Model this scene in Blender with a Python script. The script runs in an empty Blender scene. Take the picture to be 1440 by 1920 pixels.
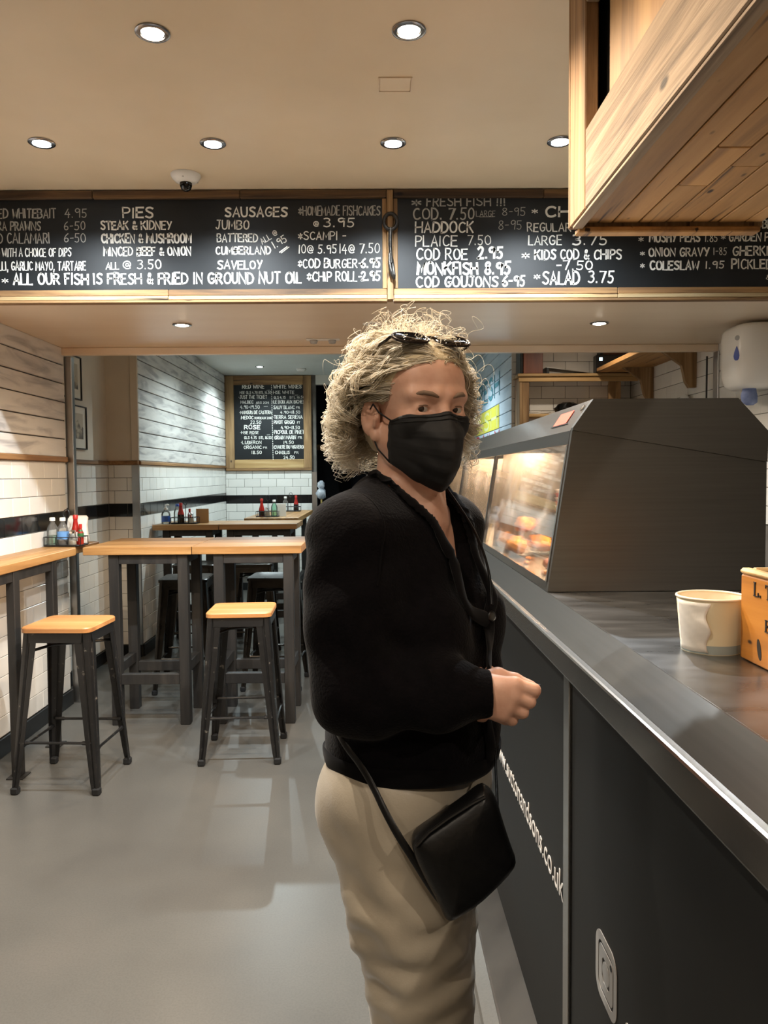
import bpy, math, random
import numpy as np
from mathutils import Matrix, Vector

S = bpy.context.scene
C = S.collection
PI = math.pi
rnd = random.Random(7)

# ------------------------------------------------------------------ camera
cd = bpy.data.cameras.new('camera')
cam = bpy.data.objects.new('camera', cd)
C.objects.link(cam)
cd.sensor_fit = 'VERTICAL'
cd.sensor_height = 36.0
cd.sensor_width = 27.0
cd.lens = 1442.0 / 1920.0 * 36.0
cd.clip_start = 0.05
cam.matrix_world = (Matrix.Translation((0, 0, 1.45)) @ Matrix.Rotation(math.radians(-0.68), 4, 'Z')
                    @ Matrix.Rotation(PI / 2 - math.radians(2.74), 4, 'X') @ Matrix.Rotation(-0.008, 4, 'Z'))
S.camera = cam

# ------------------------------------------------------------------ world, exposure
w = bpy.data.worlds.new('night')
S.world = w
w.use_nodes = True
w.node_tree.nodes['Background'].inputs[0].default_value = (0.9, 0.8, 0.7, 1)
w.node_tree.nodes['Background'].inputs[1].default_value = 0.02
S.view_settings.view_transform = 'Standard'
S.view_settings.look = 'None'
S.view_settings.gamma = 1.0
S.view_settings.use_curve_mapping = False
S.view_settings.exposure = 1.35

COOL = (0.86, 0.94, 1.0)
WARM = (1.0, 0.77, 0.53)
REAR = (0.78, 0.95, 1.0)
NEUT = (1.0, 0.86, 0.70)
# downlights: name of row, x, y, ceiling height, light colour, watts, label
CEIL = 2.765
SOF = 2.262
LAMPS = [
    (-0.646, 2.35, CEIL, NEUT, 50, 'recessed downlight alone at the upper left of the ceiling'),
    (0.113, 2.34, CEIL, WARM, 50, 'warm yellow glowing downlight nearest the ceiling hatch'),
    (-1.295, 3.10, CEIL, COOL, 46, 'cool white downlight leftmost in the row before the menu boards'),
    (-0.627, 3.11, CEIL, COOL, 46, 'cool white downlight beside the dome security camera'),
    (0.085, 3.11, CEIL, COOL, 46, 'cool white downlight above the iron hook between the menu boards'),
    (0.745, 3.10, CEIL, COOL, 46, 'cool white downlight half hidden by the wooden overhead canopy'),
    (-1.02, 4.16, SOF, WARM, 16, 'warm downlight in the beam underside on the left above the bar tables'),
    (1.22, 4.18, SOF, NEUT, 20, 'bright downlight in the beam underside above the steel hot cabinet'),
    (-1.32, 9.0, 2.72, REAR, 45, 'small cool downlight in the rear ceiling before the wine board'),
    (-0.95, 7.2, 2.72, REAR, 55, 'cool downlight over the rear tables hidden behind the beam'),
    (0.35, 7.6, 2.72, REAR, 45, 'cool downlight over the rear passage hidden behind the beam'),
    (1.55, 5.7, 2.72, NEUT, 10, 'downlight over the kitchen shelves hidden behind the beam'),
    (-0.646, 0.2, CEIL, NEUT, 16, 'unseen added downlight behind the viewer on the left of the ceiling'),  # guessed lamp out of view, added as fill from behind the viewer
    (0.30, 0.75, CEIL, WARM, 6, 'warm unseen added downlight above the serving counter near the viewer'),  # guessed lamp out of view, added to light the face and near counter
    (-0.646, 1.60, CEIL, NEUT, 44, 'unseen added downlight above the open floor left of the woman'),  # guessed lamp above the view, added to brighten the hair from the left
    (0.04, 1.62, CEIL, WARM, 17, 'warm unseen added downlight above the head of the woman'),  # guessed lamp above the view, added for the hair top and forehead
    (-1.3, -1.0, CEIL, NEUT, 14, 'unseen added downlight by the shop front on the left'),  # unseen fill added at the shop front, position guessed
    (0.3, -1.2, CEIL, NEUT, 10, 'unseen added downlight by the shop front in the middle'),  # second guessed fill lamp at the shop front, out of view
    (1.5, -0.6, CEIL, NEUT, 30, 'unseen added downlight by the shop front behind the counter'),  # guessed lamp out of view, added to match the light by the counter
]

# ------------------------------------------------------------------ materials
MATS = {}


def nmat(name):
    m = bpy.data.materials.new(name)
    m.use_nodes = True
    MATS[name] = m
    nt = m.node_tree
    return m, nt, nt.nodes['Principled BSDF']


def rgb(h):
    if isinstance(h, str):
        v = [int(h[i:i + 2], 16) / 255 for i in (0, 2, 4)]
        return tuple(c / 12.92 if c <= 0.04045 else ((c + 0.055) / 1.055) ** 2.4 for c in v) + (1,)
    return tuple(h) + (1,)


def plain(name, col, rough=0.5, metal=0.0, **kw):
    m, nt, b = nmat(name)
    b.inputs['Base Color'].default_value = rgb(col)
    b.inputs['Roughness'].default_value = rough
    b.inputs['Metallic'].default_value = metal
    for k, v in kw.items():
        b.inputs[k.replace('_', ' ')].default_value = v
    return m


def noisy(name, stops, scale=(1, 1, 1), nscale=5.0, detail=4.0, rough=0.5, metal=0.0, bump=0.0, dist=0.0,
          rvar=0.0, rand=0.0, bscale=None, sheen=0.0, spec=None, coat=0.0, ns2=None, stops2=None, randoff=True, bdist=0.01, aniso=0.0, obj_coords=True):
    """noise -> colour ramp; object space, stretched by scale; a per-object offset so repeats differ"""
    m, nt, b = nmat(name)
    N, L = nt.nodes, nt.links
    tc = N.new('ShaderNodeTexCoord')
    oi = N.new('ShaderNodeObjectInfo')
    mp = N.new('ShaderNodeMapping')
    mp.inputs['Scale'].default_value = scale
    L.new(tc.outputs['Object'], mp.inputs['Vector'])
    if randoff:
        mu = N.new('ShaderNodeMath'); mu.operation = 'MULTIPLY'; mu.inputs[1].default_value = 37.0
        L.new(oi.outputs['Random'], mu.inputs[0])
        cmb = N.new('ShaderNodeCombineXYZ')
        for i in range(3):
            L.new(mu.outputs[0], cmb.inputs[i])
        L.new(cmb.outputs[0], mp.inputs['Location'])
    no = N.new('ShaderNodeTexNoise')
    no.inputs['Scale'].default_value = nscale
    no.inputs['Detail'].default_value = detail
    no.inputs['Distortion'].default_value = dist
    L.new(mp.outputs[0], no.inputs['Vector'])
    cr = N.new('ShaderNodeValToRGB')
    e = cr.color_ramp.elements
    while len(e) < len(stops):
        e.new(0.5)
    for i, (p, c) in enumerate(stops):
        e[i].position = p
        e[i].color = rgb(c)
    L.new(no.outputs['Fac'], cr.inputs['Fac'])
    out = cr.outputs['Color']
    if stops2:
        n2 = N.new('ShaderNodeTexNoise'); n2.inputs['Scale'].default_value = ns2; n2.inputs['Detail'].default_value = 3
        L.new(tc.outputs['Object'], n2.inputs['Vector'])
        c2 = N.new('ShaderNodeValToRGB')
        e = c2.color_ramp.elements
        while len(e) < len(stops2):
            e.new(0.5)
        for i, (p, c) in enumerate(stops2):
            e[i].position = p
            e[i].color = rgb(c)
        L.new(n2.outputs['Fac'], c2.inputs['Fac'])
        mx = N.new('ShaderNodeMix'); mx.data_type = 'RGBA'; mx.blend_type = 'MULTIPLY'; mx.inputs[0].default_value = 1
        L.new(out, mx.inputs[6]); L.new(c2.outputs['Color'], mx.inputs[7])
        out = mx.outputs[2]
    if rand:
        hs = N.new('ShaderNodeHueSaturation')
        mr = N.new('ShaderNodeMapRange')
        mr.inputs['To Min'].default_value = 1 - rand; mr.inputs['To Max'].default_value = 1 + rand
        L.new(oi.outputs['Random'], mr.inputs['Value'])
        L.new(mr.outputs[0], hs.inputs['Value'])
        L.new(out, hs.inputs['Color'])
        out = hs.outputs['Color']
    L.new(out, b.inputs['Base Color'])
    b.inputs['Roughness'].default_value = rough
    if rvar:
        mr = N.new('ShaderNodeMapRange')
        mr.inputs['To Min'].default_value = max(rough - rvar, 0.02); mr.inputs['To Max'].default_value = min(rough + rvar, 1)
        L.new(no.outputs['Fac'], mr.inputs['Value']); L.new(mr.outputs[0], b.inputs['Roughness'])
    b.inputs['Metallic'].default_value = metal
    if aniso:
        b.inputs['Anisotropic'].default_value = aniso
    if sheen:
        b.inputs['Sheen Weight'].default_value = sheen
        b.inputs['Sheen Roughness'].default_value = 0.4
    if spec is not None:
        b.inputs['Specular IOR Level'].default_value = spec
    if coat:
        b.inputs['Coat Weight'].default_value = coat
        b.inputs['Coat Roughness'].default_value = 0.15
    if bump:
        bp = N.new('ShaderNodeBump')
        bp.inputs['Strength'].default_value = bump
        bp.inputs['Distance'].default_value = bdist
        if bscale:
            n3 = N.new('ShaderNodeTexNoise'); n3.inputs['Scale'].default_value = bscale; n3.inputs['Detail'].default_value = 3
            L.new(mp.outputs[0], n3.inputs['Vector']); L.new(n3.outputs['Fac'], bp.inputs['Height'])
        else:
            L.new(no.outputs['Fac'], bp.inputs['Height'])
        L.new(bp.outputs[0], b.inputs['Normal'])
    return m


def wood(name, dark, mid, light, axis, rough=0.55, rand=0.12, grain=14.0, bump=0.25, knots=True, stretch=0.07, kscale=9.0, kflat=None, cracks=False):
    """plank wood: long grain along axis (0,1,2) with knots and nail holes"""
    m, nt, b = nmat(name)
    N, L = nt.nodes, nt.links
    tc = N.new('ShaderNodeTexCoord'); oi = N.new('ShaderNodeObjectInfo')
    mp = N.new('ShaderNodeMapping')
    sc = [1, 1, 1]; sc[axis] = stretch
    mp.inputs['Scale'].default_value = sc
    L.new(tc.outputs['Object'], mp.inputs['Vector'])
    mu = N.new('ShaderNodeMath'); mu.operation = 'MULTIPLY'; mu.inputs[1].default_value = 53.0
    L.new(oi.outputs['Random'], mu.inputs[0])
    cmb = N.new('ShaderNodeCombineXYZ')
    for i in range(3):
        L.new(mu.outputs[0], cmb.inputs[i])
    L.new(cmb.outputs[0], mp.inputs['Location'])
    no = N.new('ShaderNodeTexNoise'); no.inputs['Scale'].default_value = grain; no.inputs['Detail'].default_value = 8
    no.inputs['Roughness'].default_value = 0.62; no.inputs['Distortion'].default_value = 0.6
    L.new(mp.outputs[0], no.inputs['Vector'])
    cr = N.new('ShaderNodeValToRGB'); e = cr.color_ramp.elements; e.new(0.5)
    for i, (p, c) in enumerate(((0.30, dark), (0.48, mid), (0.68, light))):
        e[i].position = p; e[i].color = rgb(c)
    L.new(no.outputs['Fac'], cr.inputs['Fac'])
    out = cr.outputs['Color']
    # broad tone
    n2 = N.new('ShaderNodeTexNoise'); n2.inputs['Scale'].default_value = 2.3; n2.inputs['Detail'].default_value = 2
    L.new(mp.outputs[0], n2.inputs['Vector'])
    mr = N.new('ShaderNodeMapRange'); mr.inputs['From Min'].default_value = .3; mr.inputs['From Max'].default_value = .7
    mr.inputs['To Min'].default_value = 0.78; mr.inputs['To Max'].default_value = 1.15
    L.new(n2.outputs['Fac'], mr.inputs['Value'])
    hs = N.new('ShaderNodeHueSaturation')
    m2 = N.new('ShaderNodeMapRange'); m2.inputs['To Min'].default_value = 1 - rand; m2.inputs['To Max'].default_value = 1 + rand
    L.new(oi.outputs['Random'], m2.inputs['Value'])
    m3 = N.new('ShaderNodeMath'); m3.operation = 'MULTIPLY'
    L.new(mr.outputs[0], m3.inputs[0]); L.new(m2.outputs[0], m3.inputs[1]); L.new(m3.outputs[0], hs.inputs['Value'])
    L.new(out, hs.inputs['Color']); out = hs.outputs['Color']
    if knots:
        mk = N.new('ShaderNodeMapping'); sk = [1, 1, 1]; sk[axis] = 0.45
        if kflat is not None:
            sk[kflat] = 0.0
        mk.inputs['Scale'].default_value = sk
        L.new(tc.outputs['Object'], mk.inputs['Vector']); L.new(cmb.outputs[0], mk.inputs['Location'])
        vo = N.new('ShaderNodeTexVoronoi'); vo.inputs['Scale'].default_value = kscale
        vo.inputs['Randomness'].default_value = 1.0
        L.new(mk.outputs[0], vo.inputs['Vector'])
        kr = N.new('ShaderNodeValToRGB'); ke = kr.color_ramp.elements
        ke[0].position = 0.05; ke[0].color = (0.06, 0.04, 0.025, 1); ke[1].position = 0.10; ke[1].color = (1, 1, 1, 1)
        L.new(vo.outputs['Distance'], kr.inputs['Fac'])
        mx = N.new('ShaderNodeMix'); mx.data_type = 'RGBA'; mx.blend_type = 'MULTIPLY'; mx.inputs[0].default_value = 1
        L.new(out, mx.inputs[6]); L.new(kr.outputs['Color'], mx.inputs[7])
        out = mx.outputs[2]
    if cracks:
        mc = N.new('ShaderNodeMapping'); s3 = [1, 1, 1]; s3[axis] = 0.035
        mc.inputs['Scale'].default_value = s3
        L.new(tc.outputs['Object'], mc.inputs['Vector']); L.new(cmb.outputs[0], mc.inputs['Location'])
        nc = N.new('ShaderNodeTexNoise'); nc.inputs['Scale'].default_value = 34; nc.inputs['Detail'].default_value = 5
        L.new(mc.outputs[0], nc.inputs['Vector'])
        rc = N.new('ShaderNodeValToRGB'); re_ = rc.color_ramp.elements
        re_[0].position = 0.31; re_[0].color = (0.10, 0.07, 0.05, 1); re_[1].position = 0.37; re_[1].color = (1, 1, 1, 1)
        L.new(nc.outputs['Fac'], rc.inputs['Fac'])
        mx = N.new('ShaderNodeMix'); mx.data_type = 'RGBA'; mx.blend_type = 'MULTIPLY'; mx.inputs[0].default_value = 1
        L.new(out, mx.inputs[6]); L.new(rc.outputs['Color'], mx.inputs[7])
        out = mx.outputs[2]
    L.new(out, b.inputs['Base Color'])
    b.inputs['Roughness'].default_value = rough
    bp = N.new('ShaderNodeBump'); bp.inputs['Strength'].default_value = bump; bp.inputs['Distance'].default_value = 0.004
    L.new(no.outputs['Fac'], bp.inputs['Height']); L.new(bp.outputs[0], b.inputs['Normal'])
    return m


def emis(name, col, strength):
    m = bpy.data.materials.new(name); m.use_nodes = True; MATS[name] = m
    nt = m.node_tree; nt.nodes.clear()
    e = nt.nodes.new('ShaderNodeEmission'); o = nt.nodes.new('ShaderNodeOutputMaterial')
    e.inputs[0].default_value = rgb(col); e.inputs[1].default_value = strength
    nt.links.new(e.outputs[0], o.inputs[0])
    return m


def glassy(name, tint=(1, 1, 1), refl=1.0, smear=0.0, body=0.0):
    """clear pane: transparent plus a fresnel gloss, with optional greasy smears"""
    m = bpy.data.materials.new(name); m.use_nodes = True; MATS[name] = m
    nt = m.node_tree; nt.nodes.clear(); N, L = nt.nodes, nt.links
    o = N.new('ShaderNodeOutputMaterial'); t = N.new('ShaderNodeBsdfTransparent'); g = N.new('ShaderNodeBsdfGlossy')
    fr = N.new('ShaderNodeFresnel'); fr.inputs[0].default_value = 1.5
    t.inputs[0].default_value = rgb(tint); g.inputs['Roughness'].default_value = 0.03
    sc = N.new('ShaderNodeMath'); sc.operation = 'MULTIPLY'; sc.inputs[1].default_value = refl
    L.new(fr.outputs[0], sc.inputs[0])
    mx = N.new('ShaderNodeMixShader')
    L.new(sc.outputs[0], mx.inputs[0]); L.new(t.outputs[0], mx.inputs[1]); L.new(g.outputs[0], mx.inputs[2])
    last = mx.outputs[0]
    if smear or body:
        d = N.new('ShaderNodeBsdfDiffuse'); d.inputs[0].default_value = (0.8, 0.76, 0.7, 1)
        m2 = N.new('ShaderNodeMixShader')
        if smear:
            tc = N.new('ShaderNodeTexCoord'); no = N.new('ShaderNodeTexNoise'); no.inputs['Scale'].default_value = 6
            no.inputs['Detail'].default_value = 6; no.inputs['Distortion'].default_value = 1.5
            L.new(tc.outputs['Object'], no.inputs['Vector'])
            mr = N.new('ShaderNodeMapRange'); mr.inputs['From Min'].default_value = .5; mr.inputs['From Max'].default_value = .75
            mr.inputs['To Min'].default_value = body; mr.inputs['To Max'].default_value = smear
            L.new(no.outputs['Fac'], mr.inputs['Value']); L.new(mr.outputs[0], m2.inputs[0])
        else:
            m2.inputs[0].default_value = body
        L.new(last, m2.inputs[1]); L.new(d.outputs[0], m2.inputs[2]); last = m2.outputs[0]
    L.new(last, o.inputs[0])
    return m


# room
noisy('floor_vinyl', [(0.3, '4e4c48'), (0.55, '575550'), (0.8, '5f5b55')], nscale=1.6, detail=6, rough=0.34, rvar=0.06,
      ns2=160, stops2=[(0.35, (0.86, 0.86, 0.86)), (0.6, (1, 1, 1))], randoff=False)
noisy('ceiling_paint', [(0.3, 'd8c4a6'), (0.7, 'e2cfb2')], nscale=2.0, rough=0.45, randoff=False)
noisy('ceiling_rear_paint', [(0.3, 'c9cdc8'), (0.7, 'd2d6d2')], nscale=2.0, rough=0.5, randoff=False)
noisy('beam_paint', [(0.3, 'd6bfa4'), (0.7, 'decab0')], scale=(.3, 1, 1), nscale=5, rough=0.32, randoff=False)
noisy('plaster_cream', [(0.3, 'cbbda9'), (0.7, 'd6c9b6')], nscale=3, rough=0.6, randoff=False)
noisy('grout', [(0.3, '55504a'), (0.7, '6b655d')], nscale=12, rough=0.9, randoff=False)
noisy('tile_white', [(0.3, 'dcd8d0'), (0.7, 'e6e2da')], nscale=3, rough=0.16, rand=0.05, bump=0.05)
noisy('tile_black', [(0.3, '0c0d0e'), (0.7, '16181a')], nscale=3, rough=0.12, rand=0.1, bump=0.05)
noisy('plank_whitewash', [(0.34, 'a39e9a'), (0.44, 'bfbab4'), (0.54, 'd0cbc3'), (0.8, 'd8d3cb')], scale=(1, .16, 1), nscale=16, detail=7,
      rough=0.62, rand=0.05, bump=0.35, dist=0.7)
noisy('plank_pale_blue', [(0.3, 'a9bccb'), (0.5, 'bccbd8'), (0.8, 'c9d5df')], scale=(1, .2, 1), nscale=12, detail=6, rough=0.6, rand=0.04, bump=0.3)
plain('skirting_black', '101112', 0.35)
noisy('steel', [(0.3, (0.44, 0.43, 0.42)), (0.7, (0.50, 0.49, 0.47))], scale=(1, 1, 1), nscale=8, rough=0.3, rvar=0.04, metal=1.0)
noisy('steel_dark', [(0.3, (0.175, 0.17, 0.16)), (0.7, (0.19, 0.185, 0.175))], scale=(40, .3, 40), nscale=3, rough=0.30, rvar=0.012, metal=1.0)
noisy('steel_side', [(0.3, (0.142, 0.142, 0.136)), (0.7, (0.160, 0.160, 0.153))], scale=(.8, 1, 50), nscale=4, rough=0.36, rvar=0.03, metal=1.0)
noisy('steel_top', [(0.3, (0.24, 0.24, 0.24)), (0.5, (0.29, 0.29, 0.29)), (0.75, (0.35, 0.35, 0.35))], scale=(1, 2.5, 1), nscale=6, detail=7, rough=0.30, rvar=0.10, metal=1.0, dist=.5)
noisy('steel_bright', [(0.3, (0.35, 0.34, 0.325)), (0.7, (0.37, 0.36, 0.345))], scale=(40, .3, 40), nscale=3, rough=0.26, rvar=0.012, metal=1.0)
plain('chrome', (0.75, 0.75, 0.75), 0.15, 1.0)
plain('lamp_ring', (0.30, 0.30, 0.32), 0.2, 1.0)
noisy('panel_black', [(0.3, '0e0f0f'), (0.7, '131414')], nscale=4, rough=0.5, randoff=False, spec=0.2)
plain('vinyl_white', 'c9c5bf', 0.5)
plain('vinyl_grey', 'a19e99', 0.5)
noisy('chalkboard', [(0.3, '111315'), (0.5, '16191b'), (0.75, '1e2123')], scale=(1, 1, 1), nscale=3, detail=5, rough=0.5, spec=0.35)
plain('chalk', 'e2e0d8', 0.9)
plain('chalk_dim', 'a5a39c', 0.9)
wood('wood_frame_x', '4a3520', '7d5c38', 'a98455', 0, rough=0.7, kflat=1, cracks=True)
wood('wood_frame_z', '59422a', '8d6c45', 'b8966a', 2, rough=0.7)
wood('wood_frame_pale', '7d6242', 'b09468', 'cdb88e', 0, rough=0.7, kflat=1, cracks=True)
wood('wood_frame_dark', '2e2013', '553d26', '86673f', 0, rough=0.75, kflat=1, cracks=True)
wood('wood_canopy', '86603a', 'b0824c', 'c3965e', 1, rough=0.6, rand=0.08, kscale=13.0, kflat=2, cracks=True)
wood('wood_canopy_old', '473626', '84705a', 'a8937a', 1, rough=0.75, grain=26, bump=1.0, stretch=0.05, kflat=0, kscale=8.0, cracks=True)
wood('wood_canopy_old_z', '573f28', '8b6a48', 'a88762', 2, rough=0.75, grain=24, bump=0.8, stretch=0.05, kflat=0, kscale=8.0, cracks=True)
wood('wood_panel_z', '7d5c34', '987244', 'ab8654', 2, rough=0.6)
wood('wood_top_y', '6f4e2a', '9a7142', 'b58d5a', 1, rough=0.42, knots=False)
wood('wood_top_x', '6f4e2a', '9a7142', 'b58d5a', 0, rough=0.42, knots=False)
wood('wood_seat', '97643a', 'b27d4a', 'c2915d', 0, rough=0.38, rand=0.05, bump=0.12, knots=False, grain=10)
wood('wood_rail_y', '5b3d22', '855f38', 'a37a4d', 1, rough=0.6)
wood('wood_pale_x', '8a6a40', 'b3905c', 'cbab78', 0, rough=0.6)
wood('wood_crate', '7d4d16', 'ab6d22', 'c08234', 1, rough=0.55, grain=9, bump=0.3, kscale=24.0, kflat=0)
wood('wood_dark_red', '3a1d12', '5a2e1c', '75402a', 2, rough=0.4, knots=False)
noisy('black_steel_worn', [(0.3, '0f0f0f'), (0.66, '171616'), (0.72, '5f5a52'), (0.8, '8b857a')], nscale=38, detail=5, rough=0.38, spec=0.5,
      ns2=4, stops2=[(0.3, (0.8, 0.8, 0.8)), (0.7, (1, 1, 1))])
noisy('gunmetal', [(0.3, '26231f'), (0.7, '35312c')], nscale=14, rough=0.30, metal=0.7, rvar=0.08)
noisy('black_timber', [(0.3, '151413'), (0.6, '23201d'), (0.85, '39342e')], scale=(1, 1, .12), nscale=20, rough=0.6, bump=0.3)
noisy('iron_forged', [(0.3, '24221f'), (0.6, '3a3733'), (0.85, '5a544b')], nscale=30, rough=0.42, metal=0.6, bump=0.4)
plain('white_plastic', 'dedbd4', 0.3)
plain('white_gloss', 'e6e2da', 0.18)
plain('black_plastic', '0b0b0c', 0.35)
plain('rubber', '0a0a0a', 0.8)
plain('dark_glass', '050505', 0.05)


# ------------------------------------------------------------------ mesh helpers
def mk(name, verts, faces, mat, parent=None, smooth=False, loc=None):
    me = bpy.data.meshes.new(name)
    me.from_pydata([tuple(map(float, v)) for v in verts], [], [tuple(map(int, f)) for f in faces])
    me.update()
    if mat:
        me.materials.append(MATS[mat] if isinstance(mat, str) else mat)
    if smooth:
        me.polygons.foreach_set('use_smooth', [True] * len(me.polygons))
    o = bpy.data.objects.new(name, me)
    C.objects.link(o)
    if parent:
        o.parent = parent
    if loc is not None:
        o.location = loc
    return o


def thing(name, label, cat, loc=(0, 0, 0), rz=0.0, group=None):
    o = bpy.data.objects.new(name, None)
    o.empty_display_size = 0.05
    C.objects.link(o)
    o.location = loc
    o.rotation_euler = (0, 0, rz)
    o['label'] = label
    o['category'] = cat
    if group:
        o['group'] = group
    return o


def tag(o, label, cat, group=None):
    o['label'] = label
    o['category'] = cat
    if group:
        o['group'] = group
    return o


def struct(o, label=None):
    o['kind'] = 'structure'
    if label:
        o['label'] = label
    return o


def copy_tree(o, parent=None, loc=None, rz=None, label=None):
    c = o.copy()
    C.objects.link(c)
    c.parent = parent
    if loc is not None:
        c.location = loc
    if rz is not None:
        c.rotation_euler = (0, 0, rz)
    if label:
        c['label'] = label
    for ch in list(o.children):
        copy_tree(ch, c)
    return c


class G:
    """collects geometry for one mesh part"""

    def __init__(s):
        s.v = []
        s.f = []

    def add(s, v, f):
        n = len(s.v)
        s.v += [tuple(p) for p in v]
        s.f += [tuple(i + n for i in q) for q in f]
        return s

    def box(s, x0, x1, y0, y1, z0, z1, b=0.0):
        if b <= 0:
            v = [(x, y, z) for z in (z0, z1) for y in (y0, y1) for x in (x0, x1)]
            return s.add(v, [(0, 2, 3, 1), (4, 5, 7, 6), (0, 1, 5, 4), (2, 6, 7, 3), (0, 4, 6, 2), (1, 3, 7, 5)])
        b = min(b, (x1 - x0) * .45, (y1 - y0) * .45, (z1 - z0) * .45)
        lo = (x0, y0, z0); hi = (x1, y1, z1)
        v = []
        idx = {}
        for cx in (0, 1):
            for cy in (0, 1):
                for cz in (0, 1):
                    c = (cx, cy, cz)
                    for ax in range(3):
                        p = []
                        for k in range(3):
                            e = hi[k] if c[k] else lo[k]
                            if k != ax:
                                e += -b if c[k] else b
                            p.append(e)
                        idx[(c, ax)] = len(v)
                        v.append(p)
        f = []
        for ax in range(3):
            a, d = [k for k in range(3) if k != ax]
            for side in (0, 1):
                q = []
                for (i, j) in ((0, 0), (1, 0), (1, 1), (0, 1)):
                    c = [0, 0, 0]; c[ax] = side; c[a] = i; c[d] = j
                    q.append(idx[(tuple(c), ax)])
                if (side == 1) != (ax == 1):
                    f.append(q)
                else:
                    f.append(q[::-1])
        for ax in range(3):  # edges along ax
            a, d = [k for k in range(3) if k != ax]
            for i in (0, 1):
                for j in (0, 1):
                    c0 = [0, 0, 0]; c0[a] = i; c0[d] = j
                    c1 = list(c0); c1[ax] = 1
                    f.append([idx[(tuple(c0), a)], idx[(tuple(c1), a)], idx[(tuple(c1), d)], idx[(tuple(c0), d)]])
        for cx in (0, 1):
            for cy in (0, 1):
                for cz in (0, 1):
                    c = (cx, cy, cz)
                    f.append([idx[(c, 0)], idx[(c, 1)], idx[(c, 2)]])
        s.add(v, f)
        return s

    def prism(s, poly, axis, a, b):
        """extrude a polygon (2D points over the two other axes in order) along axis from a to b"""
        n = len(poly)
        o = [k for k in range(3) if k != axis]
        v = []
        for t in (a, b):
            for p in poly:
                q = [0, 0, 0]; q[axis] = t; q[o[0]] = p[0]; q[o[1]] = p[1]
                v.append(q)
        f = [tuple(range(n)), tuple(range(2 * n - 1, n - 1, -1))]
        for i in range(n):
            j = (i + 1) % n
            f.append((i, i + n, j + n, j))
        return s.add(v, f)

    def lathe(s, prof, c=(0, 0, 0), n=24, axis=2, caps=True):
        v = []
        f = []
        m = len(prof)
        for (r, h) in prof:
            for k in range(n):
                a = 2 * PI * k / n
                p = [r * math.cos(a), r * math.sin(a), h]
                if axis == 1:
                    p = [p[0], p[2], p[1]]
                elif axis == 0:
                    p = [p[2], p[0], p[1]]
                v.append((p[0] + c[0], p[1] + c[1], p[2] + c[2]))
        for i in range(m - 1):
            for k in range(n):
                j = (k + 1) % n
                f.append((i * n + k, i * n + j, (i + 1) * n + j, (i + 1) * n + k))
        if caps and prof[0][0] > 1e-6:
            f.append(tuple(range(n - 1, -1, -1)))
        if caps and prof[-1][0] > 1e-6:
            f.append(tuple((m - 1) * n + k for k in range(n)))
        return s.add(v, f)

    def tube(s, pts, r, n=8, closed=False, caps=True):
        pts = [Vector(p) for p in pts]
        m = len(pts)
        rs = r if isinstance(r, (list, tuple)) else [r] * m
        v = []
        f = []
        up = None
        for i, p in enumerate(pts):
            if closed:
                t = pts[(i + 1) % m] - pts[i - 1]
            else:
                t = pts[min(i + 1, m - 1)] - pts[max(i - 1, 0)]
            t.normalize()
            if up is None:
                up = Vector((0, 0, 1)) if abs(t.z) < .9 else Vector((1, 0, 0))
            a = t.cross(up)
            a.normalize()
            up = a.cross(t)
            for k in range(n):
                g = 2 * PI * k / n
                v.append(p + (a * math.cos(g) + up * math.sin(g)) * rs[i])
        for i in range(m if closed else m - 1):
            i2 = (i + 1) % m
            for k in range(n):
                j = (k + 1) % n
                f.append((i * n + k, i * n + j, i2 * n + j, i2 * n + k))
        if caps and not closed:
            f.append(tuple(range(n - 1, -1, -1)))
            f.append(tuple((m - 1) * n + k for k in range(n)))
        return s.add(v, f)

    def loft(s, rings, caps=True):
        n = len(rings[0])
        v = [p for r in rings for p in r]
        f = []
        for i in range(len(rings) - 1):
            for k in range(n):
                j = (k + 1) % n
                f.append((i * n + k, i * n + j, (i + 1) * n + j, (i + 1) * n + k))
        if caps:
            f.append(tuple(range(n - 1, -1, -1)))
            f.append(tuple((len(rings) - 1) * n + k for k in range(n)))
        return s.add(v, f)

    def build(s, name, mat, parent=None, smooth=False, loc=None):
        return mk(name, s.v, s.f, mat, parent, smooth, loc)


def rrect(x0, x1, y0, y1, r, n=5):
    out = []
    for cx, cy, a0 in ((x1 - r, y1 - r, 0), (x0 + r, y1 - r, 90), (x0 + r, y0 + r, 180), (x1 - r, y0 + r, 270)):
        for k in range(n + 1):
            a = math.radians(a0 + 90 * k / n)
            out.append((cx + r * math.cos(a), cy + r * math.sin(a)))
    return out


def circle(r, n=24, c=(0, 0)):
    return [(c[0] + r * math.cos(2 * PI * k / n), c[1] + r * math.sin(2 * PI * k / n)) for k in range(n)]


def autosmooth(o, ang=40):
    o.data.polygons.foreach_set('use_smooth', [True] * len(o.data.polygons))
    try:
        o.data.set_sharp_from_angle(angle=math.radians(ang))
    except Exception:
        pass
    return o


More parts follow.
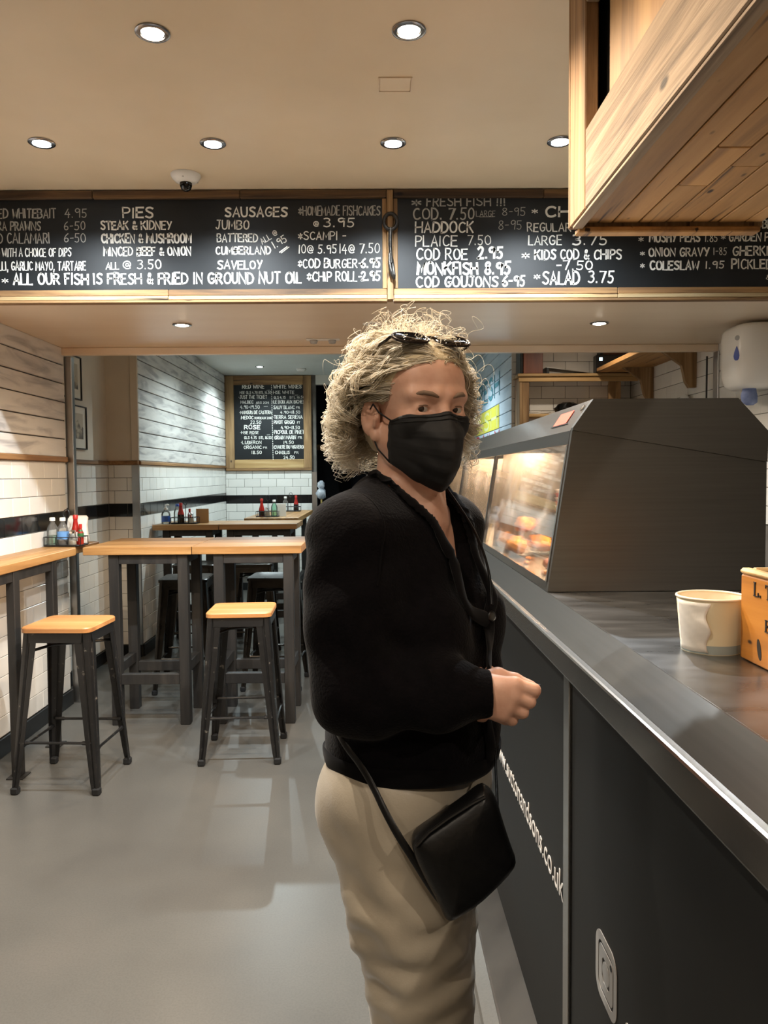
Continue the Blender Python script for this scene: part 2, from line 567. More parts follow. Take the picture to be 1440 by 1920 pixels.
# ------------------------------------------------------------------ room shell
XL, XR = -1.955, 2.18
YB = 3.60            # face of the beam boards
struct(G().box(-2.3, 2.3, -2.0, 12.2, -0.08, 0.0).build('floor', 'floor_vinyl'))
struct(G().box(-2.3, 2.3, -2.0, 3.64, CEIL, CEIL + .1).build('ceiling', 'ceiling_paint'))
struct(G().box(-2.3, 2.3, 3.64, 9.86, 2.72, CEIL + .1).build('ceiling_rear', 'ceiling_rear_paint'))
beam = struct(G().box(XL, XR, 3.64, 4.90, SOF, 2.7195).build('ceiling_beam', 'beam_paint'))
lip = G().box(XL + .001, XR - .001, 4.87, 4.915, 2.216, SOF - .0005, .004).build('beam_lip', 'beam_paint', beam)
struct(G().box(-2.3, 2.3, -2.1, -2.0, 0, CEIL).build('wall_front', 'plaster_cream'))

TH, TW, TJ = 0.1035, 0.2035, 0.003
ZT = 1.549
tile_cache = {}


def tile_mesh(wd, h, mat):
    k = (round(wd, 4), round(h, 4), mat)
    if k not in tile_cache:
        g = G().box(0, wd, -0.008, 0, 0, h, .0022)
        me = bpy.data.meshes.new('tile')
        me.from_pydata(g.v, [], g.f)
        me.materials.append(MATS[mat])
        tile_cache[k] = me
    return tile_cache[k]


def tile_field(parent, origin, ang, length, z_top, rows, black=(), shift=0.0, first=True, u_min=None):
    """running-bond tiles: local u along the wall from origin (direction ang), local -y is the room side"""
    for r in range(rows):
        z = z_top - (r + 1) * TH
        u = -((r % 2) * TW / 2 + shift)
        while u < length - 0.01:
            a = max(u, 0.0) + TJ / 2
            b = min(u + TW, length) - TJ / 2
            if b - a > 0.012 and (u_min is None or b > u_min):
                o = bpy.data.objects.new('tile', tile_mesh(b - a, TH - TJ, 'tile_black' if r in black else 'tile_white'))
                C.objects.link(o)
                o.parent = parent
                o.location = (origin[0] + a * math.cos(ang), origin[1] + a * math.sin(ang), z + TJ / 2)
                o.rotation_euler = (0, 0, ang)
            u += TW


def planks(parent, x, y0, y1, z0, z1, pitch, mat, side=1, t=0.014, gap=0.007):
    """horizontal boards on a wall x = const; side = +1 faces +x"""
    n = int(math.ceil((z1 - z0) / pitch))
    for k in range(n):
        a = z0 + k * pitch
        b = min(a + pitch - gap, z1)
        if b - a < .01:
            continue
        j = rnd.uniform(0, .003)
        g = G().box(min(0, side * (t + j)), max(0, side * (t + j)), -(y1 - y0) / 2, (y1 - y0) / 2, 0, b - a, .003)
        g.build('plank', mat, parent, loc=(x, (y0 + y1) / 2, a))


# left wall, near part: plaster core, tiles up to the rail, whitewashed planks above
wl = struct(G().box(-2.3, XL - .008, -2.0, 4.90, 0, CEIL - .001).build('wall_left', 'grout'))
tile_field(wl, (XL - .008, 2.2), PI / 2, 2.70, ZT, 14, black=(3,), shift=.06)
planks(wl, XL - .008, 2.2, 4.90, ZT + .032, 2.262, .1155, 'plank_whitewash', 1, t=.012)
planks(wl, XL - .008, 2.2, 3.60, 2.27, 2.75, .1155, 'plank_whitewash', 1, t=.012)
G().box(0, .026, -1.35, 1.35, 0, .032, .004).build('dado_rail', 'wood_rail_y', wl, loc=(XL - .008, 3.55, ZT))
struct(G().box(XL - .006, XL + .012, -1.99, 4.90, 0, .098, .003).build('baseboard_left', 'skirting_black'))
struct(G().box(XL - .004, XL + .044, 4.922, 4.97, 0, 2.2155, .004).build('trim_1', 'steel'), 'steel square column')

# recess: side wall and end wall
XRC, YRC, XRL = -2.13, 6.18, -1.885
wr = struct(G().box(-2.3, XRC - .008, 4.905, YRC + .1, 0, 2.7195).build('wall_recess', 'plaster_cream'))
tile_field(wr, (XRC - .007, 4.91), PI / 2, YRC - 4.91, ZT, 14, black=(3,), shift=.11)
G().box(0, .026, 0, YRC - 4.92, 0, .032, .004).build('dado_rail', 'wood_rail_y', wr, loc=(XRC - .008, 4.915, ZT))
G().box(XRC - .0075, XRC - .0005, 4.91, YRC, .105, ZT - .005).build('grout_bed', 'grout', wr).location = (-.004, 0, 0)
struct(G().box(XRC - .006, XRC + .012, 4.91, YRC, 0, .098, .003).build('baseboard_recess', 'skirting_black'))
we = struct(G().box(-2.3, XRL - .01, YRC + .008, YRC + .10, 0, 2.7195).build('wall_recess_end', 'plaster_cream'))
tile_field(we, (XRC, YRC + .007), 0, XRL - XRC - .05, ZT, 14, black=(3,), shift=.155)
G().box(XRC, XRL - .05, YRC + .003, YRC + .010, .105, ZT - .005).build('grout_bed', 'grout', we)
G().box(0, XRL - XRC - .003, -.02, .006, 0, .032, .004).build('dado_rail', 'wood_rail_y', we, loc=(XRC + .002, YRC + .006, ZT))
struct(G().box(XRC + .012, XRL - .002, YRC - .012, YRC + .006, 0, .098, .003).build('baseboard_recess_end', 'skirting_black'))
struct(G().box(XRL - .055, XRL + .004, YRC - .006, YRC + .012, .099, ZT - .002, .002).build('trim_2', 'steel'), 'steel corner strip')
struct(G().box(XRL - .055, XRL + .006, YRC - .008, YRC + .010, ZT + .034, 2.715, .005).build('trim_3', 'plaster_cream'), 'painted corner bead')

# rear room: left wall, back wall
YBK = 9.78
wrl = struct(G().box(-2.3, XRL - .008, YRC + .102, YBK + .1, 0, 2.7195).build('wall_rear_left', 'grout'))
tile_field(wrl, (XRL - .008, YRC + .013), PI / 2, YBK - YRC - .02, ZT, 14, black=(3,), shift=.02)
planks(wrl, XRL - .008, YRC + .013, YBK - .006, ZT + .034, 2.716, .1155, 'plank_whitewash', 1, t=.012)
G().box(0, .024, -(YBK - YRC) / 2 + .016, (YBK - YRC) / 2 - .004, 0, .03, .004).build('dado_rail', 'wood_rail_y', wrl, loc=(XRL - .008, (YBK + YRC) / 2, ZT))
struct(G().box(XRL - .006, XRL + .012, YRC + .02, YBK - .004, 0, .098, .003).build('baseboard_rear_left', 'skirting_black'))
XD0, XD1 = -0.735, 0.55
wb = struct(G().box(XRL - .005, XD0, YBK, YBK + .1, 0, 2.7195).build('wall_back', 'grout'))
tile_field(wb, (XRL, YBK), 0, XD0 - .06 - XRL, ZT - .03, 13, black=(3,), shift=.07)
struct(G().box(XRL + .014, XD0 - .06, YBK - .012, YBK - .0015, 0, .098, .003).build('baseboard_back', 'skirting_black'))
struct(G().box(XD0 - .058, XD0 + .004, YBK - .02, YBK - .001, 0, 1.50, .002).build('trim_4', 'steel'), 'steel door edge strip')
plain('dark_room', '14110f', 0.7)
plain('door_white', 'cfcac0', 0.6)
wd = G()
wd.box(XD0, XD1, YBK, YBK + .1, 2.60, 2.7195)
wd.box(XD1, 1.20, YBK, YBK + .1, 0, 2.7195)
struct(wd.build('wall_back_right', 'door_white'))
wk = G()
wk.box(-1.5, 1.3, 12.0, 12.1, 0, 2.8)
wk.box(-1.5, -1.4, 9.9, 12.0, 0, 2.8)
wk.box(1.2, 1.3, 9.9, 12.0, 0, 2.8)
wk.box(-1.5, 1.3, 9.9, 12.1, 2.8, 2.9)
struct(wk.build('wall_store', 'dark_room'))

# pale blue plank wall of the passage, kitchen back wall, right wall
XF, YK = 1.165, 6.55
wf = struct(G().box(XF + .016, XF + .12, YK + .002, 9.78, 0, 2.7195).build('wall_rear_right', 'skirting_black'))
planks(wf, XF + .016, YK + .002, 9.775, 0.05, 2.716, .1145, 'plank_pale_blue', -1, t=.014, gap=.006)
wkb = struct(G().box(XF + .002, 2.3, YK + .008, YK + .1, 0, 2.7195).build('wall_kitchen', 'grout'))
noisy('tile_kitchen', [(0.3, 'c9cabf'), (0.7, 'd6d7cc')], nscale=3, rough=0.2, rand=0.05, bump=0.05)
tile_field(wkb, (XF + .002, YK + .008), 0, XR - XF, 2.71, 14, shift=.05)
wri = struct(G().box(XR + .008, 2.3, -2.0, YK + .1, 0, CEIL - .001).build('wall_right', 'grout'))
tile_field(wri, (XR + .008, YK - .01), -PI / 2, YK - 2.6, 2.71, 15, shift=.03)
struct(G().box(XR - .01, XR - .0, 4.86, 4.93, 1.2, 2.2155, .002).build('trim_5', 'steel'), 'steel corner strip')

# ------------------------------------------------------------------ downlights
for i, (x, y, z, col, watt, lab) in enumerate(LAMPS):
    t = thing('downlight', lab, 'ceiling light', (x, y, z), group='recessed downlights')
    autosmooth(G().lathe([(.036, -.0005), (.036, -.006), (.046, -.007), (.051, -.004), (.051, -.0005)], n=28).build('trim_ring', 'lamp_ring', t))
    key = 'lamp_%d' % i
    emis(key, col, 30.0)
    autosmooth(G().lathe([(.0001, -.010), (.018, -.0095), (.030, -.006), (.033, -.002), (.033, -.0006)], n=24).build('lamp_lens', key, t))
    ld = bpy.data.lights.new('lamp', 'SPOT')
    ld.energy = watt
    ld.color = col
    ld.spot_size = math.radians(150)
    ld.spot_blend = 0.7
    ld.shadow_soft_size = 0.018
    lo = bpy.data.objects.new('lamp', ld)
    C.objects.link(lo)
    lo.parent = t
    lo.location = (0, 0, -.035)
# unlit fitting in the beam underside
t = thing('downlight', 'unlit downlight in the middle of the beam underside', 'ceiling light', (-0.005, 4.16, SOF), group='recessed downlights')
autosmooth(G().lathe([(.030, -.0005), (.034, -.006), (.046, -.007), (.051, -.004), (.051, -.0005)], n=28).build('trim_ring', 'white_plastic', t))
G().lathe([(.0001, -.002), (.030, -.002), (.030, -.0006)], n=20).build('lamp_lens', 'vinyl_grey', t)

# twin sensor under the beam, smoke detector, dome camera, hatch
t = thing('twin_sensor', 'small white twin-lobed fitting under the beam left of the unlit downlight', 'ceiling fitting', (-0.30, 4.62, SOF))
G().box(-.10, .10, -.02, .02, -.008, -.0005, .003).build('base_plate', 'white_plastic', t)
for sx in (-.055, .055):
    autosmooth(G().lathe([(.022, -.008), (.024, -.014), (.018, -.028), (.0001, -.031)], (sx, 0, 0), 20).build('lens', 'vinyl_grey', t))
t = thing('smoke_detector', 'white round smoke detector on the rear ceiling above the wine board', 'smoke detector', (-0.86, 9.2, 2.72))
autosmooth(G().lathe([(.055, -.0005), (.058, -.012), (.045, -.03), (.0001, -.034)], n=24).build('body', 'white_plastic', t))
t = thing('security_camera', 'white dome security camera with dark lens ball under the ceiling', 'security camera', (-0.812, 3.43, CEIL))
autosmooth(G().lathe([(.064, -.0005), (.064, -.006), (.058, -.018), (.046, -.030), (.030, -.036), (.0001, -.037)], n=32).build('dome_base', 'white_plastic', t))
autosmooth(G().lathe([(.0265, -.034), (.0265, -.046), (.021, -.062), (.011, -.069), (.0001, -.071)], n=24).build('lens_dome', 'dark_glass', t), 60)
for a in (.5, 2.6, 4.7):
    G().lathe([(.004, -.026), (.004, -.0285), (.0001, -.029)], (.05 * math.cos(a), .05 * math.sin(a), 0.002), 8).build('screw', 'vinyl_grey', t)
t = thing('ceiling_hatch', 'small square white access hatch in the ceiling', 'hatch', (0.080, 2.655, CEIL))
g = G()
for a in ((-.056, .056, -.047, -.044), (-.056, .056, .044, .047), (-.056, -.053, -.044, .044), (.053, .056, -.044, .044)):
    g.box(a[0], a[1], a[2], a[3], -.004, -.0006)
g.build('frame', 'beam_paint', t)
G().box(-.051, .051, -.042, .042, -.0025, -.0006, .0006).build('cover', 'ceiling_paint', t)

# ------------------------------------------------------------------ menu boards on the beam
ZB0, ZB1 = 2.258, 2.762


def menu_board(name, label, x0, x1):
    t = thing(name, label, 'menu board', ((x0 + x1) / 2, 3.64, ZB0))
    hw = (x1 - x0) / 2
    G().box(-hw, hw, -.022, -.0006, .03, ZB1 - ZB0 - .012).build('backing_board', 'chalkboard', t)
    n = 3
    for k in range(n):
        a, b = -hw + 2 * hw * k / n, -hw + 2 * hw * (k + 1) / n
        G().box(a + .0006, b - .0006, -.040 - rnd.uniform(0, .004), -.0006, ZB1 - ZB0 - .036, ZB1 - ZB0, .003).build('top_rail', 'wood_frame_dark', t)
    for k in range(2):
        a, b = -hw + hw * k, -hw + hw * (k + 1)
        G().box(a + .0006, b - .0006, -.036, -.0006, .026, .055, .003).build('bottom_rail', 'wood_frame_x', t)
        G().box(a + .0006, b - .0006, -.042, -.0006, .006, .0255, .003).build('edge_strip', 'wood_frame_pale', t)
    G().box(-hw, hw, -.044, -.0006, -.006, .0055, .002).build('base_strip', 'wood_frame_x', t)
    for sx in (-1, 1):
        G().box(sx * (hw - .01) - .0105, sx * (hw - .01) + .0105, -.032, -.0225, .0555, ZB1 - ZB0 - .0365, .003).build('stile', 'wood_frame_z', t)
    return t


mb1 = menu_board('menu_board', 'long black chalk menu board listing pies and sausages left of the iron hook', -1.953, 0.066)
mb2 = menu_board('menu_board', 'long black chalk menu board headed fresh fish right of the iron hook', 0.096, 2.178)
o = tag(G().box(-.0135, .0135, -.05, -.0006, 0, ZB1 - ZB0 - .004, .003).build('joint_post', 'wood_frame_z', None, loc=(.081, 3.64, ZB0)),
        'narrow upright timber post between the two menu boards', 'post')

# forged iron hook hanging between the boards
t = thing('iron_hook', 'forged dark iron ring hook hanging between the two menu boards', 'hook', (0.083, 3.583, 2.353))
pts = [(0, 0, .22)]
ring = [(0.030 * math.sin(a), 0, .258 - .036 * math.cos(a)) for a in [2 * PI * k / 20 for k in range(20)]]
autosmooth(G().tube([(p[0], p[1], p[2]) for p in ring], .009, 10, closed=True).build('ring', 'iron_forged', t), 60)
autosmooth(G().tube([(0, 0, .228), (-.002, -.002, .17), (0, 0, .11), (0.001, 0, .07)], [.010, .009, .0085, .009], 10).build('shank', 'iron_forged', t), 60)
autosmooth(G().tube([(-.006, -.004, .115), (-.006, -.008, .075), (-.002, -.014, .04), (.006, -.018, .012), (.014, -.014, .0), (.014, -.004, .015), (.010, .004, .06), (.004, .004, .1)],
                    [.005, .007, .008, .008, .008, .008, .007, .006], 10).build('hook_loop', 'iron_forged', t), 60)

# ------------------------------------------------------------------ wine board on the back wall
wx0, wx1, wz0, wz1 = -1.875, -0.79, 1.525, 2.712
wine = thing('wine_board', 'chalk wine list board in a wide timber frame on the back wall', 'menu board', ((wx0 + wx1) / 2, YBK, wz0))
hw = (wx1 - wx0) / 2
hh = wz1 - wz0
G().box(-hw + .08, hw - .08, -.012, -.0006, .1, hh - .08).build('backing_board', 'chalkboard', wine)
G().box(-hw + .1105, hw - .1005, -.03, -.0006, hh - .115, hh, .004).build('top_rail', 'wood_frame_x', wine)
G().box(-hw + .1105, hw - .1005, -.03, -.0006, .025, .135, .004).build('bottom_rail', 'wood_pale_x', wine)
G().box(-hw, -hw + .11, -.03, -.0006, .025, hh, .004).build('stile', 'wood_frame_z', wine)
G().box(hw - .10, hw, -.03, -.0006, .025, hh, .004).build('stile', 'wood_frame_z', wine)
G().box(-hw, hw, -.036, -.0006, -.006, .0245, .004).build('dado_rail', 'wood_frame_x', wine)

# ------------------------------------------------------------------ framed prints in the recess
plain('frame_black', '1a1714', 0.4)
plain('mount_cream', 'd9d3c4', 0.7)
noisy('print_sepia', [(0.35, '4a4238'), (0.5, '7d7364'), (0.62, 'b3a890')], scale=(1, 1.2, 2.2), nscale=9, detail=6, rough=0.6)
plain('print_sky', 'b5ab97', 0.6)
for (y0, y1, z0, z1, lab) in ((5.23, 5.66, 2.008, 2.318, 'thin black framed old photograph high on the recess wall'),
                              (5.31, 5.74, 1.655, 1.968, 'thin black framed old photograph just above the rail in the recess')):
    t = thing('framed_print', lab, 'picture', (XRC - .008, (y0 + y1) / 2, z0), group='old photographs in the recess')
    a = (y1 - y0) / 2
    h = z1 - z0
    g = G()
    for q in ((-a, a, 0, .008), (-a, a, h - .008, h), (-a, -a + .008, .008, h - .008), (a - .008, a, .008, h - .008)):
        g.box(.0006, .016, q[0], q[1], q[2], q[3])
    g.build('frame', 'frame_black', t)
    G().box(.0006, .006, -a + .0082, a - .0082, .0082, h - .0082).build('mount', 'mount_cream', t)
    G().box(.0061, .0075, -a + .06, a - .06, .075 + .07, h - .055).build('sky', 'print_sky', t)
    # jagged tree and building line
    p = [(-a + .06, .075), (a - .06, .075)]
    n = 16
    for k in range(n + 1):
        yy = a - .06 - (2 * a - .12) * k / n
        p.append((yy, .15 + rnd.uniform(-.012, .03) + (.03 if 3 < k < 9 else 0)))
    G().prism(p, 0, .0061, .0082).build('landscape', 'print_sepia', t)


# ------------------------------------------------------------------ bar stools
def bar_stool(label, seatmat, loc, rz, sh=.765, hs=.165, fs=.205):
    t = thing('bar_stool', label, 'stool', loc, rz, group='square bar stools')
    fm = 'black_steel_worn' if seatmat else 'gunmetal'
    if seatmat:
        rings = []
        for (dz, s_) in ((-.026, -.004), (-.024, 0), (-.006, 0), (-.001, -.003), (0, -.008)):
            rings.append([(p[0], p[1], sh + dz) for p in rrect(-hs - s_, hs + s_, -hs - s_, hs + s_, .035, 5)])
        autosmooth(G().loft(rings).build('seat', seatmat, t), 30)
        zt = sh - .0265
    else:
        rings = []
        for (dz, s_) in ((-.022, 0), (-.004, 0), (0, -.006), (-.001, -.02), (-.006, -.045)):
            rings.append([(p[0], p[1], sh + dz) for p in rrect(-hs - s_, hs + s_, -hs - s_, hs + s_, .035, 5)])
        autosmooth(G().loft(rings).build('seat', fm, t), 30)
        zt = sh - .0225
    hi = hs - .008
    rings = []
    for z_, e in ((zt, 0), (zt - .052, .004)):
        rings.append([(p[0], p[1], z_) for p in rrect(-hi - e, hi + e, -hi - e, hi + e, .04, 4)])
    # skirt: four flat sides
    g = G()
    for k in range(4):
        a = k * PI / 2
        ca, sa = math.cos(a), math.sin(a)
        q = []
        for (u, z_, dd) in ((-hi + .03, zt, 0), (hi - .03, zt, 0), (hi - .035, zt - .045, .004), (-hi + .035, zt - .045, .004)):
            for off in (0, -.004):
                q.append(((hi + dd + off) * ca - u * sa, (hi + dd + off) * sa + u * ca, z_))
        g.add(q, [(0, 2, 4, 6), (7, 5, 3, 1), (0, 1, 3, 2), (2, 3, 5, 4), (4, 5, 7, 6), (6, 7, 1, 0)])
    g.build('skirt', fm, t)

    def corner(sx, sy, z_):
        k = (zt - z_) / zt
        e = hi + (fs - hi) * k
        return sx * e, sy * e

    for sx, sy in ((-1, -1), (1, -1), (1, 1), (-1, 1)):
        rings = []
        for z_, wd_ in ((zt, .072), (zt * .72, .062), (zt * .35, .048), (.06, .036), (.028, .032)):
            cx, cy = corner(sx, sy, z_)
            th = .005
            d = wd_
            r = .3 * d
            # folded channel: outer corner rounded with a pressed rib
            L2 = [(-d, 0), (-d * .62, 0), (-d * .5, -.006), (-d * .38, 0), (-r, 0), (-r * .3, -r * .3), (0, -r), (0, -d * .38), (-.006, -d * .5), (0, -d * .62), (0, -d)]
            inn = [(-th, -d), (-th, -r - th), (-r - th, -th), (-d, -th)]
            pr = L2 + inn
            ring = [(cx + sx * p[0], cy + sy * p[1], z_) for p in pr]
            if sx * sy < 0:
                ring = ring[::-1]
            rings.append(ring[::-1])
        lg = autosmooth(G().loft(rings).build('leg', fm, t), 25)
        cx, cy = corner(sx, sy, .02)
        gx, gy = cx - sx * .014, cy - sy * .014
        f = G().box(gx - .018, gx + .018, gy - .018, gy + .018, 0.0, .034, .006).build('rubber_foot', 'rubber', lg)
    for (z_, ax) in ((.245, 0), (.245, 0), (.20, 1), (.20, 1)):
        pass
    for k in range(4):
        z_ = .235 if k % 2 == 0 else .20
        e = corner(1, 1, z_)[0] - .012
        m_ = e - .01
        if k == 0:
            p = [(-m_, -e, z_), (m_, -e, z_)]
        elif k == 2:
            p = [(-m_, e, z_), (m_, e, z_)]
        elif k == 1:
            p = [(e, -m_, z_), (e, m_, z_)]
        else:
            p = [(-e, -m_, z_), (-e, m_, z_)]
        a_, b_ = Vector(p[0]), Vector(p[1])
        pp = [a_, a_.lerp(b_, .12), a_.lerp(b_, .14), a_.lerp(b_, .86), a_.lerp(b_, .88), b_]
        autosmooth(G().tube(pp, [.010, .010, .0065, .0065, .010, .010], 8).build('foot_rail', fm, t))
    for s_ in (1, -1):
        z_ = sh * .845
        e = corner(1, 1, z_)[0] - .02
        autosmooth(G().tube([(-e, -e * s_, z_), (-e * .4, -e * s_ * .4, z_ + .018), (e * .4, e * s_ * .4, z_ + .018 - .012 * s_), (e, e * s_, z_)], .007, 8).build('cross_brace', fm, t))
    return t


bar_stool('square wooden seated stool by the tiled wall under the wall bar', 'wood_seat', (-1.463, 3.668, 0), math.radians(-3))
bar_stool('square wooden seated stool in front of the middle of the bar tables', 'wood_seat', (-.698, 4.005, 0), math.radians(2))
bar_stool('dark metal stool behind the left bar table', None, (-1.30, 5.28, 0), math.radians(4))
bar_stool('dark metal stool behind the right bar table', None, (-.70, 5.32, 0), math.radians(-3))
bar_stool('dark metal stool before the left rear table', None, (-1.42, 6.12, 0), math.radians(0))
bar_stool('dark metal stool before the right rear table', None, (-.98, 6.15, 0), math.radians(5))


# ------------------------------------------------------------------ bar tables
def bar_table(label, x0, x1, y0, y1, lx0, lx1, ly0, ly1, top='wood_top_x', zt=1.047, split=None):
    cx, cy = (x0 + x1) / 2, (y0 + y1) / 2
    t = thing('bar_table', label, 'table', (cx, cy, 0), group='high bar tables')
    n = 3
    if split == 'y':
        for k in range(n):
            a, b = x0 + (x1 - x0) * k / n, x0 + (x1 - x0) * (k + 1) / n
            G().box(a - cx + .0004, b - cx - .0004, y0 - cy, y1 - cy, zt - .045, zt, .002).build('top_plank', top, t)
    else:
        for k in range(n):
            a, b = y0 + (y1 - y0) * k / n, y0 + (y1 - y0) * (k + 1) / n
            G().box(x0 - cx, x1 - cx, a - cy + .0004, b - cy - .0004, zt - .045, zt, .002).build('top_plank', top, t)
    lw = .058
    zz = zt - .0455
    for lx in (lx0, lx1 - lw):
        for ly in (ly0, ly1 - lw):
            G().box(lx - cx, lx - cx + lw, ly - cy, ly - cy + lw, 0, zz, .003).build('leg', 'black_timber', t)
    for ly in (ly0 + .004, ly1 - lw + .004):
        G().box(lx0 - cx + lw + .0005, lx1 - cx - lw - .0005, ly - cy, ly - cy + .045, zz - .055, zz - .0005, .002).build('apron', 'black_timber', t)
        G().box(lx0 - cx + lw + .0005, lx1 - cx - lw - .0005, ly - cy, ly - cy + .045, .24, .30, .002).build('stretcher', 'black_timber', t)
    for lx in (lx0 + .004, lx1 - lw + .004):
        G().box(lx - cx, lx - cx + .045, ly0 - cy + lw + .0005, ly1 - cy - lw - .0005, zz - .055, zz - .0005, .002).build('apron', 'black_timber', t)
        G().box(lx - cx, lx - cx + .045, ly0 - cy + lw + .0005, ly1 - cy - lw - .0005, .30, .36, .002).build('stretcher', 'black_timber', t)
    return t


bar_table('high oak topped table with black legs joined to the wall bar', -1.683, -1.062, 4.43, 5.10, -1.545, -1.09, 4.36 + .09, 4.83)
bar_table('high oak topped table with black legs nearest the woman', -1.058, -.428, 4.435, 5.12, -.94, -.478, 4.36 + .09, 4.85)
bar_table('rear high table against the left wall carrying a soap dispenser', -1.868, -1.318, 6.46, 7.02, -1.80, -1.38, 6.52, 6.95)
bar_table('rear high table right of the one with the soap dispenser', -1.314, -.66, 6.47, 7.03, -1.26, -.72, 6.53, 6.96)
bar_table('long high table against the back wall under the wine board', -1.26, -.735, 7.40, 9.10, -1.20, -.80, 7.5, 9.0, top='wood_top_y', split='y')

# wall bar along the left wall with steel legs
t = thing('wall_bar', 'narrow oak shelf bar on black legs along the tiled left wall', 'bar shelf', (-1.82, 3.85, 0))
for (a, b) in ((-1.949, -1.835), (-1.834, -1.720)):
    G().box(a + 1.82, b + 1.82, 2.5 - 3.85, 4.425 - 3.85, 1.004, 1.047, .003).build('top_plank', 'wood_top_y', t)
G().box(-1.949 + 1.82, -1.72 + 1.82 - .03, 4.4255 - 3.85, 4.885 - 3.85, 1.004, 1.046, .003).build('top_plank', 'wood_top_y', t)
for (y_, x_) in ((3.70, -1.765), (4.14, -1.765), (2.9, -1.765)):
    G().box(x_ + 1.82, x_ + 1.82 + .04, y_ - 3.85 - .03, y_ - 3.85 + .03, .006, 1.0035, .003).build('leg', 'black_timber', t)
    G().box(x_ + 1.82 - .02, x_ + 1.82 + .06, y_ - 3.85 - .045, y_ - 3.85 + .045, 0, .0058, .001).build('foot_plate', 'black_timber', t)
for (a, b) in ((3.7305, 4.1095), (2.9305, 3.6695)):
    G().box(-1.76 + 1.82, -1.73 + 1.82, a - 3.85, b - 3.85, .955, 1.0035, .002).build('rail', 'black_timber', t)

# ------------------------------------------------------------------ condiments
glassy('clear_glass', (0.93, 0.95, 0.94), 1.0, body=0.05)
glassy('clear_plastic', (0.9, 0.94, 0.95), 1.0, body=0.10)
glassy('green_glass', (0.55, 0.85, 0.70), 1.0, body=0.08)
plain('ketchup', '9a1a10', 0.25)
plain('ketchup_cap', 'b02318', 0.4)
plain('brown_sauce', '1c0d08', 0.25)
plain('label_white', 'd8d4ca', 0.6)
plain('label_blue', '5f8fc4', 0.5)
plain('salt', 'd6d3cc', 0.9)
plain('hot_red', '8f2214', 0.3)
plain('green_cap', '1d5a2c', 0.4)
plain('soap_blue', '2e57a8', 0.3)
noisy('paper_white', [(0.3, 'd3cec4'), (0.7, 'e0dbd2')], nscale=6, rough=0.85, bump=0.2)
plain('cardboard', 'a98a62', 0.8)
plain('wire_black', '0c0c0c', 0.4)


def caddy(label, loc, rz=0.0, hw_=.110, hd=.069):
    t = thing('condiment_caddy', label, 'caddy', loc, rz, group='wire condiment caddies')
    g = G().prism(rrect(-hw_, hw_, -hd, hd, .02, 4), 2, 0.002, .006)
    g.build('tray', 'wire_black', t)
    for z_ in (.008, .055):
        autosmooth(G().tube([(p[0], p[1], z_) for p in rrect(-hw_, hw_, -hd, hd, .02, 4)], .0028, 6, closed=True).build('wire_rail', 'wire_black', t))
    for (px, py) in ((-hw_, -hd + .02), (-hw_, hd - .02), (hw_, -hd + .02), (hw_, hd - .02), (-.03, -hd), (.045, -hd), (-.03, hd), (.045, hd)):
        G().tube([(px, py, .006), (px, py, .056)], .0026, 6).build('wire_upright', 'wire_black', t)
    hd_ = [(0, .012, .006), (0, .012, .165)]
    lp = [(.019 * math.sin(a), .012, .188 - .026 * math.cos(a)) for a in [2 * PI * k / 18 for k in range(18)]]
    G().tube(hd_, .003, 6).build('handle_stem', 'wire_black', t)
    autosmooth(G().tube(lp, .003, 6, closed=True).build('handle_loop', 'wire_black', t))
    return t


def wl_(p, lx, ly, lz=0.0):
    """local point on a placed thing -> world"""
    a = p.rotation_euler[2]
    return (p.location[0] + lx * math.cos(a) - ly * math.sin(a), p.location[1] + lx * math.sin(a) + ly * math.cos(a), p.location[2] + lz)


def bottle(name, label, cat, loc, prof, mat, fill=None, cap=None, band=None, group=None):
    """lathe bottle > body, (liquid), cap, paper label"""
    t = thing(name, label, cat, loc, group=group)
    autosmooth(G().lathe(prof, n=20).build('body', mat, t), 50)
    if fill:
        pr, fm = fill
        autosmooth(G().lathe(pr, n=18).build('contents', fm, t), 50)
    if cap:
        pr, cm = cap
        autosmooth(G().lathe(pr, n=18).build('cap', cm, t), 40)
    if band:
        pr, bm_ = band
        autosmooth(G().lathe(pr, n=20, caps=False).build('paper_label', bm_, t), 40)
    return t


VIN = [(.0001, 0), (.030, 0), (.032, .006), (.032, .085), (.028, .105), (.014, .130), (.013, .142)]
VCAP = [(.0165, .1425), (.0165, .160), (.014, .163), (.0001, .163)]
KET = [(.0001, 0), (.028, 0), (.030, .006), (.029, .045), (.027, .075), (.018, .105), (.0125, .135), (.0125, .150)]
KCAP = [(.0145, .1505), (.0145, .172), (.012, .175), (.0001, .175)]
SHK = [(.0001, 0), (.022, 0), (.024, .005), (.022, .04), (.018, .062), (.0185, .070)]
SCAP = [(.020, .0705), (.020, .082), (.012, .090), (.0001, .091)]
HOT = [(.0001, 0), (.016, 0), (.017, .004), (.017, .07), (.009, .088), (.008, .098)]
HCAP = [(.0095, .0985), (.0095, .122), (.0001, .123)]
LIFT = .0065


